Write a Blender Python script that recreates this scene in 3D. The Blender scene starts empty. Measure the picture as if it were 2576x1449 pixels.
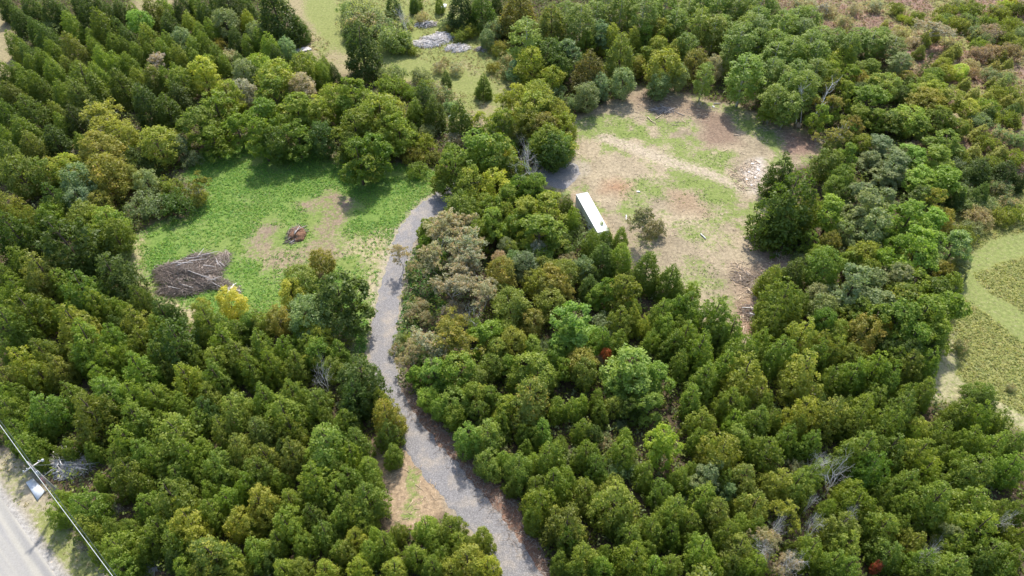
import bpy, math, random
import numpy as np
R = math.radians
scene = bpy.context.scene
# ------------------------------------------------------------------ camera, sky, sun, exposure
CAM_H = 92.0
PITCH = 47.0
cam_data = bpy.data.cameras.new("camera")
cam_data.lens = 24.0
cam_data.sensor_width = 36.0
cam_data.clip_start = 0.5
cam_data.clip_end = 3000
cam = bpy.data.objects.new("camera", cam_data)
scene.collection.objects.link(cam)
cam.location = (0, 0, CAM_H)
cam.rotation_euler = (R(90 - PITCH), 0, 0)
scene.camera = cam

SUN_EL = 51.0
SUN_AZ = 7.0       # degrees clockwise from +Y (where the sun stands)
world = bpy.data.worlds.new("World")
scene.world = world
world.use_nodes = True
wn = world.node_tree
bg = wn.nodes["Background"]
sky = wn.nodes.new("ShaderNodeTexSky")
sky.sky_type = 'NISHITA'
sky.sun_disc = False
sky.sun_elevation = R(SUN_EL)
sky.sun_rotation = R(SUN_AZ)
sky.air_density = 1.0
sky.dust_density = 2.0
bg.inputs[1].default_value = 0.15
wn.links.new(sky.outputs[0], bg.inputs[0])
sd = bpy.data.lights.new("sun", 'SUN')
sd.energy = 3.1
sd.angle = R(2.0)
sd.color = (1.0, 0.95, 0.87)
sun = bpy.data.objects.new("sun", sd)
scene.collection.objects.link(sun)
sun.rotation_euler = (R(90 - SUN_EL), 0, R(180 - SUN_AZ))
sun.location = (0, 0, 150)
scene.view_settings.view_transform = 'Standard'
scene.view_settings.look = 'None'
scene.view_settings.exposure = 0.80
scene.view_settings.gamma = 1.0
scene.cycles.max_bounces = 5
scene.cycles.diffuse_bounces = 3
scene.cycles.transmission_bounces = 3

rng = np.random.default_rng(11)
random.seed(11)

# a point seen at (X, Y) of the 2576 x 1449 view of the photograph, at height h, as a place on the ground plan
def at(X, Y, h=0.0):
    a = R(PITCH); f = 2576 * 24 / 36.0
    u = (X - 1288) / f; v = (724.5 - Y) / f
    z = (CAM_H - h) / (math.sin(a) - v * math.cos(a))
    return (u * z, z * (math.cos(a) + v * math.sin(a)))
def seen(x, y, h=0.0):
    a = R(PITCH); f = 2576 * 24 / 36.0
    z = y * math.cos(a) + (CAM_H - h) * math.sin(a)
    v = (y * math.sin(a) - (CAM_H - h) * math.cos(a)) / z
    return 1288 + f * x / z, 724.5 - f * v, f / z

# ------------------------------------------------------------------ helpers
def tag(o, label=None, cat=None, group=None, kind=None):
    if label: o['label'] = label
    if cat: o['category'] = cat
    if group: o['group'] = group
    if kind: o['kind'] = kind
    return o
def link(o, parent=None):
    scene.collection.objects.link(o)
    if parent: o.parent = parent
    return o
def empty(name, loc, rz=0.0):
    o = bpy.data.objects.new(name, None)
    o.empty_display_size = 0.5
    link(o); o.location = loc; o.rotation_euler = (0, 0, rz)
    return o

class MB:
    """collects quads and triangles (numpy) and builds ONE mesh"""
    def __init__(s): s.v = []; s.q = []; s.t = []; s.n = 0; s.fa = []; s.fc = []; s.ta = []; s.tc = []
    def quads(s, V, F, a=None, c=None):
        V = np.asarray(V, float).reshape(-1, 3); F = np.asarray(F, int).reshape(-1, 4)
        s.v.append(V); s.q.append(F + s.n); s.n += len(V)
        s.fa.append(np.full(len(F), 0.5) if a is None else np.broadcast_to(np.asarray(a, float), (len(F),)))
        s.fc.append(np.ones((len(F), 3)) if c is None else np.broadcast_to(np.asarray(c, float), (len(F), 3)))
    def tris(s, V, F):
        V = np.asarray(V, float).reshape(-1, 3); F = np.asarray(F, int).reshape(-1, 3)
        s.v.append(V); s.t.append(F + s.n); s.n += len(V)
    def box(s, c, size, rot=None, a=None):
        c = np.asarray(c, float); h = np.asarray(size, float) / 2
        P = np.array([[x, y, z] for z in (-1, 1) for x, y in ((-1, -1), (1, -1), (1, 1), (-1, 1))]) * h
        if rot is not None: P = P @ np.asarray(rot).T
        s.quads(P + c, [[3, 2, 1, 0], [4, 5, 6, 7], [0, 1, 5, 4], [1, 2, 6, 5], [2, 3, 7, 6], [3, 0, 4, 7]], a)
    def tube(s, pts, rad, n=6, a=None):
        pts = np.asarray(pts, float); rad = np.broadcast_to(np.asarray(rad, float), (len(pts),))
        T = np.gradient(pts, axis=0); T /= np.linalg.norm(T, axis=1)[:, None] + 1e-9
        up = np.array([0, 0, 1.0]) if abs(T[0][2]) < 0.9 else np.array([1.0, 0, 0])
        U = np.cross(T, up); U /= np.linalg.norm(U, axis=1)[:, None] + 1e-9
        W = np.cross(T, U)
        ang = np.arange(n) * 2 * math.pi / n
        V = pts[:, None, :] + rad[:, None, None] * (np.cos(ang)[None, :, None] * U[:, None, :] + np.sin(ang)[None, :, None] * W[:, None, :])
        F = []
        for i in range(len(pts) - 1):
            for k in range(n):
                k2 = (k + 1) % n
                F.append([i * n + k, (i + 1) * n + k, (i + 1) * n + k2, i * n + k2])
        L = (len(pts) - 1) * n
        for k in range(1, n - 2, 2):
            if k + 2 < n:
                F.append([0, k, k + 1, (k + 2) % n]); F.append([L, L + (k + 2) % n, L + k + 1, L + k])
        s.quads(V.reshape(-1, 3), F, a)
    def cards(s, C, N, size, aspect=0.7, a=None, c=None, g=None):
        g = g or rng
        n = len(C); N = N / (np.linalg.norm(N, axis=1)[:, None] + 1e-9)
        r = g.normal(size=(n, 3)); U = np.cross(N, r); U /= np.linalg.norm(U, axis=1)[:, None] + 1e-9
        W = np.cross(N, U); sz = np.broadcast_to(np.asarray(size, float), (n,))[:, None] * 0.5
        V = np.stack([C - U * sz * .55 - W * sz * aspect, C + U * sz * .9 - W * sz * aspect * .35,
                      C + U * sz * .6 + W * sz * aspect, C - U * sz + W * sz * aspect * .3], 1)
        s.quads(V.reshape(-1, 3), np.arange(n * 4).reshape(n, 4), a, c)
    def mesh(s, name, mat=None, smooth=False):
        me = bpy.data.meshes.new(name)
        V = np.concatenate(s.v); me.vertices.add(len(V)); me.vertices.foreach_set("co", V.ravel())
        Q = np.concatenate(s.q) if s.q else np.zeros((0, 4), int)
        T = np.concatenate(s.t) if s.t else np.zeros((0, 3), int)
        me.loops.add(Q.size + T.size)
        me.loops.foreach_set("vertex_index", np.concatenate([Q.ravel(), T.ravel()]))
        me.polygons.add(len(Q) + len(T))
        st = np.concatenate([np.arange(len(Q)) * 4, Q.size + np.arange(len(T)) * 3])
        me.polygons.foreach_set("loop_start", st)
        me.update(calc_edges=True)
        if len(Q) and not len(T):
            at_ = me.attributes.new("v", 'FLOAT', 'FACE'); at_.data.foreach_set("value", np.concatenate(s.fa))
            C3 = np.concatenate(s.fc)
            if not np.allclose(C3, 1):
                ac = me.attributes.new("col", 'FLOAT_COLOR', 'FACE')
                ac.data.foreach_set("color", np.concatenate([C3, np.ones((len(C3), 1))], 1).ravel())
        if smooth: me.polygons.foreach_set("use_smooth", np.ones(len(me.polygons), bool))
        me.validate()
        if mat: me.materials.append(mat)
        return me
    def build(s, name, mat=None, parent=None, smooth=False):
        o = bpy.data.objects.new(name, s.mesh(name, mat, smooth))
        return link(o, parent)

# smooth 2-D value noise for the ground cover
_tab = np.random.default_rng(5).random((256, 256))
def vn(x, y, s=1.0, o=0):
    x = x / s + 37.3 * o; y = y / s + 91.7 * o
    xi = np.floor(x).astype(int); yi = np.floor(y).astype(int)
    fx = x - xi; fy = y - yi; fx = fx * fx * (3 - 2 * fx); fy = fy * fy * (3 - 2 * fy)
    g = lambda a, b: _tab[a % 256, b % 256]
    return (g(xi, yi) * (1 - fx) + g(xi + 1, yi) * fx) * (1 - fy) + (g(xi, yi + 1) * (1 - fx) + g(xi + 1, yi + 1) * fx) * fy
def fbm(x, y, s, o=0, k=3):
    t = 0; w = 0
    for i in range(k):
        t = t + vn(x, y, s / 2 ** i, o + i) * 0.5 ** i; w += 0.5 ** i
    return t / w
def sdist(poly, x, y):
    """signed distance to a polygon, positive inside"""
    P = np.asarray(poly, float); d = np.full(x.shape, 1e9); ins = np.zeros(x.shape, bool)
    for i in range(len(P)):
        a = P[i]; b = P[(i + 1) % len(P)]; e = b - a
        t = np.clip(((x - a[0]) * e[0] + (y - a[1]) * e[1]) / (e @ e + 1e-9), 0, 1)
        d = np.minimum(d, (x - a[0] - t * e[0]) ** 2 + (y - a[1] - t * e[1]) ** 2)
        if a[1] != b[1]:
            c = ((a[1] > y) != (b[1] > y)) & (x < (b[0] - a[0]) * (y - a[1]) / (b[1] - a[1]) + a[0])
            ins ^= c
    return np.where(ins, 1, -1) * np.sqrt(d)
def sm(d, w): return np.clip(d / w * 0.5 + 0.5, 0, 1)
def gp(s): return [at(*map(float, p.split(','))) for p in s.split()]

# ------------------------------------------------------------------ materials
def mat(name): 
    m = bpy.data.materials.new(name); m.use_nodes = True
    nt = m.node_tree; b = nt.nodes["Principled BSDF"]
    b.inputs["Roughness"].default_value = 0.8
    b.inputs["Specular IOR Level"].default_value = 0.2
    return m, nt, b
def node(nt, typ, **kw):
    n = nt.nodes.new(typ)
    for k, v in kw.items(): setattr(n, k, v)
    return n
def noise(nt, scale, detail=4, rough=0.6, vec=None):
    n = node(nt, "ShaderNodeTexNoise"); n.inputs["Scale"].default_value = scale
    n.inputs["Detail"].default_value = detail; n.inputs["Roughness"].default_value = rough
    if vec: nt.links.new(vec, n.inputs["Vector"])
    return n
def ramp(nt, fac, stops):
    r = node(nt, "ShaderNodeValToRGB"); e = r.color_ramp.elements
    e[0].position, e[0].color = stops[0][0], (*stops[0][1], 1)
    e[1].position, e[1].color = stops[1][0], (*stops[1][1], 1)
    for p, c in stops[2:]:
        k = e.new(p); k.color = (*c, 1)
    nt.links.new(fac, r.inputs[0]); return r
def mix(nt, fac, a, b, mode='MIX'):
    m = node(nt, "ShaderNodeMix", data_type='RGBA', blend_type=mode)
    for sock, val in ((m.inputs[0], fac), (m.inputs[6], a), (m.inputs[7], b)):
        if hasattr(val, 'links'): nt.links.new(val, sock)
        elif isinstance(val, (int, float)): sock.default_value = val
        else: sock.default_value = (*val, 1)
    return m.outputs[2]
def math_(nt, op, a, b=None, clamp=False):
    m = node(nt, "ShaderNodeMath", operation=op, use_clamp=clamp)
    for sock, val in ((m.inputs[0], a), (m.inputs[1], b)):
        if val is None: continue
        if hasattr(val, 'links'): nt.links.new(val, sock)
        else: sock.default_value = val
    return m.outputs[0]
def g3(v): return (v, v, v)

def leaf_mat(name, turning=None, amount=0.55, use_attr=False, trans=0.50):
    m, nt, b = mat(name)
    if use_attr:
        base = node(nt, "ShaderNodeAttribute", attribute_name="col").outputs["Color"]
    else:
        base = node(nt, "ShaderNodeObjectInfo").outputs["Color"]
    v = node(nt, "ShaderNodeAttribute", attribute_name="v").outputs["Fac"]
    c = base
    if turning:
        f = math_(nt, 'MULTIPLY', math_(nt, 'SUBTRACT', v, amount), 5.0, True)
        c = mix(nt, f, c, turning)
    hue = mix(nt, v, (0.72, 0.80, 0.75), (1.34, 1.20, 1.15))
    c = mix(nt, 1.0, c, hue, 'MULTIPLY')
    nt.nodes.remove(b)
    d = node(nt, "ShaderNodeBsdfDiffuse"); t = node(nt, "ShaderNodeBsdfTranslucent")
    nt.links.new(c, d.inputs[0])
    tc = mix(nt, 1.0, c, (1.25, 1.35, 0.7), 'MULTIPLY')
    nt.links.new(tc, t.inputs[0])
    gl = node(nt, "ShaderNodeBsdfGlossy"); gl.inputs["Roughness"].default_value = 0.5
    gl.inputs[0].default_value = (.8, .85, .8, 1)
    ms = node(nt, "ShaderNodeMixShader"); ms.inputs[0].default_value = trans
    nt.links.new(d.outputs[0], ms.inputs[1]); nt.links.new(t.outputs[0], ms.inputs[2])
    m2 = node(nt, "ShaderNodeMixShader"); m2.inputs[0].default_value = 0.02
    nt.links.new(ms.outputs[0], m2.inputs[1]); nt.links.new(gl.outputs[0], m2.inputs[2])
    nt.links.new(m2.outputs[0], nt.nodes["Material Output"].inputs[0])
    return m
M = {}
M['leaf'] = leaf_mat("foliage")
M['leaf_orange'] = leaf_mat("foliage_turning_orange", (0.37, 0.29, 0.06), 0.76)
M['leaf_yellow'] = leaf_mat("foliage_turning_yellow", (0.36, 0.38, 0.07), 0.64)
M['leaf_tan'] = leaf_mat("foliage_fading_tan", (0.40, 0.33, 0.20), 0.5)
M['cover'] = leaf_mat("ground_foliage", use_attr=True)
def bark(name, c1, c2, scale=6):
    m, nt, b = mat(name)
    tc = node(nt, "ShaderNodeTexCoord")
    n = noise(nt, scale, 5, 0.7, tc.outputs["Object"])
    nt.links.new(ramp(nt, n.outputs[0], [(0.36, c1), (0.64, c2)]).outputs[0], b.inputs["Base Color"])
    return m
M['bark'] = bark("brown_bark", (.07, .05, .035), (.2, .15, .11))
M['pale_bark'] = bark("pale_bark", (.30, .28, .24), (.62, .60, .55))
M['grey_wood'] = bark("bleached_grey_wood", (.26, .23, .21), (.62, .58, .55), 3)
M['brush'] = bark("dry_brushwood", (.17, .125, .095), (.56, .48, .41), 2.2)
M['fresh_wood'] = bark("fresh_split_wood", (.45, .33, .22), (.75, .62, .46), 3)
M['silver_wood'] = bark("silvery_old_lumber", (.50, .46, .43), (.92, .88, .84), 2)

# ------------------------------------------------------------------ ground plan
POLY = {
 'green': gp("322,600 395,560 470,545 505,500 515,475 450,440 480,405 530,375 620,362 700,362 790,375 860,402 930,425 1000,412 1100,430 1150,480 1050,545 1000,600 985,690 965,760 950,800 945,900 900,900 880,800 790,760 700,800 620,830 520,840 440,790 370,760 330,735 300,725 330,690"),
 'bare': gp("1432,300 1470,285 1560,240 1600,215 1700,225 1800,255 1850,265 1960,300 2060,340 2075,385 1975,440 1930,500 1935,570 1990,620 2000,690 1960,760 1905,800 1905,860 1880,880 1840,850 1750,800 1640,720 1560,640 1480,560 1440,500 1370,475 1360,420 1420,395 1440,350"),
 'lane': gp("690,-60 1250,-60 1160,30 1240,90 1290,130 1330,200 1380,260 1330,300 1290,350 1130,320 1090,270 1040,220 960,200 850,190 850,260 800,215 770,160 760,60 700,20"),
 'tl': gp("-120,20 20,40 45,120 45,190 -60,230"),
 'tl2': gp("330,-60 450,-60 440,20 390,50 330,30"),
 'marsh': gp("1900,-60 2800,-60 2800,470 2576,470 2470,420 2390,350 2290,280 2230,180 2200,110 2060,70 1960,20"),
 'field': gp("2390,520 2460,470 2576,460 2800,460 2800,1300 2576,1090 2440,1020 2340,1000 2310,940 2370,860 2400,760 2430,640 2430,600"),
 'path1': gp("2430,690 2445,640 2490,605 2576,585 2800,560 2800,640 2576,645 2500,668 2450,690 2480,730 2576,785 2800,900 2800,1010 2576,862 2480,790 2415,745"),
 'path2': gp("2340,930 2400,840 2412,900 2405,940 2450,980 2520,1015 2576,1045 2800,1180 2800,1300 2576,1085 2500,1040 2400,1010 2330,1010"),
 'verge': gp("-300,1150 -60,1130 30,1130 90,1180 150,1290 190,1370 290,1449 420,1600 300,1750 145,1452 0,1247 -300,900"),
 'road': gp("-320,800 -160,1020 0,1247 145,1449 330,1700 -400,1700 -500,1200"),
 'slash': gp("905,1130 960,1100 1030,1100 1060,1150 1120,1220 1130,1290 1070,1330 1000,1330 960,1300 940,1200"),
 'slash2': gp("1010,960 1060,1010 1130,1080 1200,1190 1290,1250 1345,1330 1400,1460 1350,1470 1290,1380 1180,1230 1080,1110 1010,1020"),
}
DRIVE = [(1150, 474, 4.8), (1116, 500, 5.2), (1086, 520, 5.2), (1057, 546, 5.0), (1034, 577, 4.8), (1016, 610, 4.4), (1004, 645, 4.1), (992, 690, 3.9), (981, 740, 4.2),
         (970, 800, 4.6), (963, 860, 4.8), (962, 905, 4.8), (968, 950, 4.4), (983, 1000, 4.3), (1016, 1060, 4.6), (1058, 1120, 4.9),
         (1105, 1180, 5.2), (1158, 1240, 5.2), (1216, 1310, 5.2), (1270, 1380, 5.0), (1315, 1449, 5.0), (1370, 1550, 5.0), (1430, 1660, 5)]
DRIVE = [(1450, 425, 4.4), (1400, 440, 5.5), (1350, 448, 4.2), (1290, 455, 4.2), (1210, 460, 4.2)] + DRIVE
DPTS = np.array([(*at(a, b), w) for a, b, w in DRIVE])
def drive_dist(x, y):
    d = np.full(np.shape(x), 1e9)
    for i in range(len(DPTS) - 1):
        a, b = DPTS[i], DPTS[i + 1]; e = b[:2] - a[:2]
        t = np.clip(((x - a[0]) * e[0] + (y - a[1]) * e[1]) / (e @ e), 0, 1)
        w = a[2] + (b[2] - a[2]) * t
        d = np.minimum(d, np.hypot(x - a[0] - t * e[0], y - a[1] - t * e[1]) - w / 2)
    return d
def open_ground(x, y):
    """how far inside any treeless place (metres, positive inside)"""
    d = -drive_dist(x, y)
    for k in ('green', 'bare', 'lane', 'tl', 'tl2', 'marsh', 'field', 'verge', 'road', 'slash'):
        d = np.maximum(d, sdist(POLY[k], x, y))
    return d
def terrain(x, y):
    z = (fbm(x, y, 9, 3) - 0.5) * 0.35 + (vn(x, y, 1.7, 8) - .5) * 0.08
    return z * np.clip(drive_dist(x, y) / 4, 0.0, 1) * np.clip(-sdist(POLY['road'], x, y) / 4, 0, 1)

def make_ground():
    xs = np.concatenate([np.arange(-400, -190, 10), np.arange(-190, 190, 0.55), np.arange(190, 401, 10)])
    ys = np.concatenate([np.arange(-120, 15, 8), np.arange(15, 230, 0.55), np.arange(230, 650, 15)])
    X, Y = np.meshgrid(xs, ys)
    nx, ny = len(xs), len(ys)
    Z = terrain(X, Y)
    wob = (fbm(X, Y, 4, 1) - 0.5) * 3.0
    S = {k: sdist(p, X, Y) + wob for k, p in POLY.items() if k != 'road'}
    A = np.zeros(X.shape + (3,)); A[:] = (0.095, 0.07, 0.045)           # litter under the trees
    G = np.clip(fbm(X, Y, 5, 2) - 0.25, 0, 1) * 0.45                     # how green
    T = np.full(X.shape, 0.0)                                           # kind of green: 0 fresh, 1 olive
    def put(w, col, green, tone):
        nonlocal A, G, T
        w = w[..., None]; A = A * (1 - w) + np.asarray(col) * w
        w = w[..., 0]; G = G * (1 - w) + green * w; T = T * (1 - w) + tone * w
    n1 = fbm(X, Y, 14, 4); n2 = fbm(X, Y, 6, 5); n3 = fbm(X, Y, 2.5, 6)
    for k in ('lane', 'tl', 'tl2'):
        put(sm(S[k], 2), np.array((0.30, 0.25, 0.14)), np.clip((n1 - .5) * 3 + .62, .25, .95), 0.75)
    # winding mown strip on the upper grass
    strip = gp("770,40 800,90 860,130 950,150 1000,190 1080,215 1180,235 1250,270 1270,250 1230,200 1150,180 1060,150 1000,125 940,110 870,80 850,30 840,-40 760,-40")
    put(sm(sdist(strip, X, Y) + wob * .5, 1.5) * sm(S['lane'], 2), (0.28, 0.25, 0.12), .74, .75)
    put(sm(S['marsh'], 6), np.array((0.26, 0.17, 0.13)), np.clip((n2 - .5) * 2 + .35, 0, .8), 1.0)
    put(sm(S['field'], 3), (0.22, 0.22, 0.09), 0.75, 1.0)
    for k, c, gr in (('path1', (0.25, 0.26, 0.10), .55), ('path2', (0.38, 0.34, 0.20), .40)):
        put(sm(sdist(POLY[k], X, Y) + wob * .15, .6), c, gr, .55)
    put(sm(S['green'], 2.5), (0.28, 0.23, 0.15), np.clip(.92 + (n2 - .5) * .8, .6, 1.1), np.clip((n1 - .45) * 1.5, 0, .5))
    for p, soil in ((gp("625,620 655,565 695,550 705,575 690,600 675,635 640,640"), (.25, .19, .135)), (gp("750,515 835,480 895,505 890,545 850,580 845,640 790,640 795,580 800,545"), (.26, .19, .135)),
              (gp("620,640 780,610 860,640 820,690 700,690 660,670"), (.27, .215, .135)), (gp("310,700 350,690 440,760 500,790 495,830 430,800 300,750"), (.42, .34, .21)),
              (gp("300,610 360,600 340,680 320,720"), (.40, .34, .19)), (gp("620,790 700,790 720,840 600,850 560,830"), (.38, .30, .19)),
              (gp("860,600 960,585 985,620 970,660 880,640"), (.36, .30, .18)), (gp("930,650 985,640 965,720 945,780 925,760"), (.38, .32, .20))):
        w = sm(sdist(p, X, Y) + .9 + wob * 1.1, 2.2) * sm(S['green'], 2)
        put(w, np.array(soil), .38 + .6 * (n3 - .5), .35)
    dirt = np.array((.345, .283, .188)) * (0.70 + 0.50 * n2[..., None]) * (0.80 + 0.4 * fbm(X, Y, 1.6, 12)[..., None])
    put(sm(S['bare'], 1.5), dirt, np.clip((n1 - .5) * 2.2 + (n3 - .5) * 1.4 + .42, .12, .7), .45)
    for p, gr in ((gp("1440,300 1540,280 1600,300 1640,345 1560,345 1480,345 1430,370"), .78), (gp("1560,450 1640,440 1780,460 1860,510 1855,560 1790,545 1700,500 1640,500 1600,560 1560,560"), .80),
                  (gp("1860,290 1940,320 2000,360 1950,375 1900,340 1850,310"), .78), (gp("1760,385 1840,380 1850,430 1780,420"), .75), (gp("1600,590 1660,600 1650,640 1600,620"), .7),
                  (gp("1700,560 1790,540 1840,600 1800,640 1720,610"), .62), (gp("1700,640 1760,640 1840,720 1800,760 1720,700"), .6), (gp("1640,350 1740,370 1760,400 1660,395"), .6)):
        w = sm(sdist(p, X, Y) + wob * .8, 1.6) * sm(S['bare'], 1.5)
        G = G * (1 - w * .8) + gr * .8 * w * (.45 + 1.0 * n3)
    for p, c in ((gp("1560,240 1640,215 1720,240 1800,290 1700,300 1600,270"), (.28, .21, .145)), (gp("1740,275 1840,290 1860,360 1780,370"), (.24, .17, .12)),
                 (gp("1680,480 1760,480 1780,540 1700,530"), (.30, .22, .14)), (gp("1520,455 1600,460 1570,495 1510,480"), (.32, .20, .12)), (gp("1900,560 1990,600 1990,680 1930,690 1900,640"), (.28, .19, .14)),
                 (gp("1840,660 1920,680 1905,760 1830,740"), (.28, .21, .145)), (gp("1860,770 1910,760 1905,850 1870,840"), (.26, .16, .11)), (gp("1960,320 2075,345 2060,385 1980,390"), (.24, .16, .12))):  # brown soil patches; tree shade painted in along the top and right edges
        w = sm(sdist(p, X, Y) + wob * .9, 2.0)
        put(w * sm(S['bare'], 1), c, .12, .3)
    pale = gp("1500,355 1560,370 1680,420 1800,455 1900,500 1890,480 1800,430 1690,395 1560,345 1510,335")
    put(sm(sdist(pale, X, Y) + wob * .3, 1) * .8, (.44, .37, .27), .2, .3)
    pale = gp("1895,405 1915,400 1925,440 1900,480 1870,460 1865,430")
    put(sm(sdist(pale, X, Y) + wob * .6, 1.2) * np.clip(n3 * 2 - .2, 0, 1), (.52, .46, .40), .12, .3)
    pale = gp("1440,480 1520,560 1545,600 1570,640 1530,600 1450,520")
    put(sm(sdist(pale, X, Y) + wob * .2, .8), (.46, .34, .22), .1, .3)
    dv = drive_dist(X, Y)
    put(sm(1.0 - dv + wob * .25, .6) * .7, (.38, .33, .25), .25, .3)
    put(sm(S['slash'] - wob * .4, 1), (.34, .25, .16), np.clip((n3 - .5) * 2 + .18, 0, .6), .4)
    put(sm(S['slash2'] - wob * .5, 1), (.22, .13, .09), .08, .5)
    put(sm(S['verge'] - wob * .6, 1), np.array((.36, .31, .215)), np.clip((n2 - .5) * 2.0 + .42, .1, .7), .85)
    dr = sdist(POLY['road'], X, Y)
    put(sm(dr + wob * .15 + 0.9, .6), (.38, .36, .33), .02, .7)
    V = np.stack([X, Y, Z], -1).reshape(-1, 3)
    idx = np.arange(nx * ny).reshape(ny, nx)
    F = np.stack([idx[:-1, :-1], idx[:-1, 1:], idx[1:, 1:], idx[1:, :-1]], -1).reshape(-1, 4)
    b = MB(); b.quads(V, F); me = b.mesh("ground", None, True)
    for nm, arr in (("soil", np.concatenate([A.reshape(-1, 3), np.ones((nx * ny, 1))], 1)),
                    ("cover", np.stack([G.ravel(), T.ravel(), np.zeros(nx * ny), np.ones(nx * ny)], 1))):
        ca = me.attributes.new(nm, 'FLOAT_COLOR', 'POINT'); ca.data.foreach_set("color", arr.ravel())
    m, nt, bs = mat("ground")
    soil = node(nt, "ShaderNodeAttribute", attribute_name="soil").outputs["Color"]
    cov = node(nt, "ShaderNodeAttribute", attribute_name="cover").outputs["Color"]
    sp = node(nt, "ShaderNodeSeparateColor"); nt.links.new(cov, sp.inputs[0])
    tc = node(nt, "ShaderNodeTexCoord").outputs["Object"]
    nf = noise(nt, 1.3, 9, 0.82, tc); ns = noise(nt, 1.5, 9, 0.85, tc)
    sand = mix(nt, 1.0, soil, ramp(nt, ns.outputs[0], [(.36, g3(.52)), (.64, g3(1.42))]).outputs[0], 'MULTIPLY')
    speck = noise(nt, 2.6, 3, 0.6, tc)
    sand = mix(nt, math_(nt, 'MULTIPLY', math_(nt, 'SUBTRACT', speck.outputs[0], .66), 12, True), sand, (.62, .52, .40))
    fresh = ramp(nt, ns.outputs[0], [(.36, (.07, .13, .025)), (.64, (.22, .32, .07))]).outputs[0]
    olive = ramp(nt, ns.outputs[0], [(.36, (.16, .17, .05)), (.64, (.32, .32, .12))]).outputs[0]
    grn = mix(nt, sp.outputs[1], fresh, olive)
    # the cover closes where the noise lies under the cover value
    spread = math_(nt, 'ADD', math_(nt, 'MULTIPLY', math_(nt, 'SUBTRACT', nf.outputs[0], .5), 2.3), .5)
    f = math_(nt, 'ADD', math_(nt, 'MULTIPLY', math_(nt, 'SUBTRACT', sp.outputs[0], spread), 3.0), 0.5, True)
    nt.links.new(mix(nt, f, sand, grn), bs.inputs["Base Color"])
    bs.inputs["Roughness"].default_value = 0.95
    bp = node(nt, "ShaderNodeBump"); bp.inputs["Strength"].default_value = 0.7; bp.inputs["Distance"].default_value = 0.12
    nt.links.new(ns.outputs[0], bp.inputs["Height"]); nt.links.new(bp.outputs[0], bs.inputs["Normal"])
    me.materials.append(m)
    o = bpy.data.objects.new("ground", me); link(o)
    tag(o, "forest floor with green meadow, bare clearing and grass lanes", kind='structure')
make_ground()

def catmull(P, k=8):
    P = np.asarray(P, float); out = []
    for i in range(len(P) - 1):
        p0 = P[max(i - 1, 0)]; p1 = P[i]; p2 = P[i + 1]; p3 = P[min(i + 2, len(P) - 1)]
        for t in np.arange(k) / k:
            out.append(0.5 * (2 * p1 + (p2 - p0) * t + (2 * p0 - 5 * p1 + 4 * p2 - p3) * t ** 2 + (3 * p1 - p0 - 3 * p2 + p3) * t ** 3))
    out.append(P[-1]); return np.array(out)
def make_driveway():
    C = catmull(DPTS, 14)
    T = np.gradient(C[:, :2], axis=0); T /= np.linalg.norm(T, axis=1)[:, None]; N = np.stack([-T[:, 1], T[:, 0]], 1)
    k = 15; s = np.linspace(-1, 1, k); V = []
    g = np.random.default_rng(3)
    jl = np.convolve(g.normal(0, .30, len(C)), [.25, .5, .25], 'same'); jr = np.convolve(g.normal(0, .30, len(C)), [.25, .5, .25], 'same')
    for i, c in enumerate(C):
        for u in s:
            hw = c[2] / 2 + (jl[i] if u < 0 else jr[i]) * abs(u)
            p = c[:2] + N[i] * u * hw
            z = 0.10 - 0.07 * abs(u) ** 3 - 0.03 * math.exp(-((abs(u) - .5) / .16) ** 2)
            if abs(u) == 1: z = -0.06
            V.append((p[0], p[1], z))
    idx = np.arange(len(C) * k).reshape(-1, k)
    F = np.stack([idx[:-1, :-1], idx[:-1, 1:], idx[1:, 1:], idx[1:, :-1]], -1).reshape(-1, 4)[:, ::-1]
    m, nt, bs = mat("crushed_grey_gravel")
    tc = node(nt, "ShaderNodeTexCoord").outputs["Object"]
    a = noise(nt, 6, 6, .85, tc); b_ = noise(nt, .35, 4, .6, tc); v = node(nt, "ShaderNodeTexVoronoi"); v.inputs["Scale"].default_value = 5
    nt.links.new(tc, v.inputs["Vector"])
    c = ramp(nt, a.outputs[0], [(.3, (.15, .145, .145)), (.72, (.42, .40, .395))]).outputs[0]
    c = mix(nt, math_(nt, 'MULTIPLY', math_(nt, 'SUBTRACT', b_.outputs[0], .48), 3.5, True), c, (.44, .38, .31))
    c = mix(nt, 1, c, ramp(nt, v.outputs["Distance"], [(.0, g3(1.2)), (.6, g3(.75))]).outputs[0], 'MULTIPLY')
    nt.links.new(c, bs.inputs["Base Color"])
    bp = node(nt, "ShaderNodeBump"); bp.inputs["Strength"].default_value = .8; bp.inputs["Distance"].default_value = .06
    nt.links.new(a.outputs[0], bp.inputs["Height"]); nt.links.new(bp.outputs[0], bs.inputs["Normal"])
    b = MB(); b.quads(V, F)
    tag(b.build("gravel_driveway", m, smooth=True), "curving grey gravel driveway through the wood", kind='structure')
    M['gravel'] = m
make_driveway()
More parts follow.
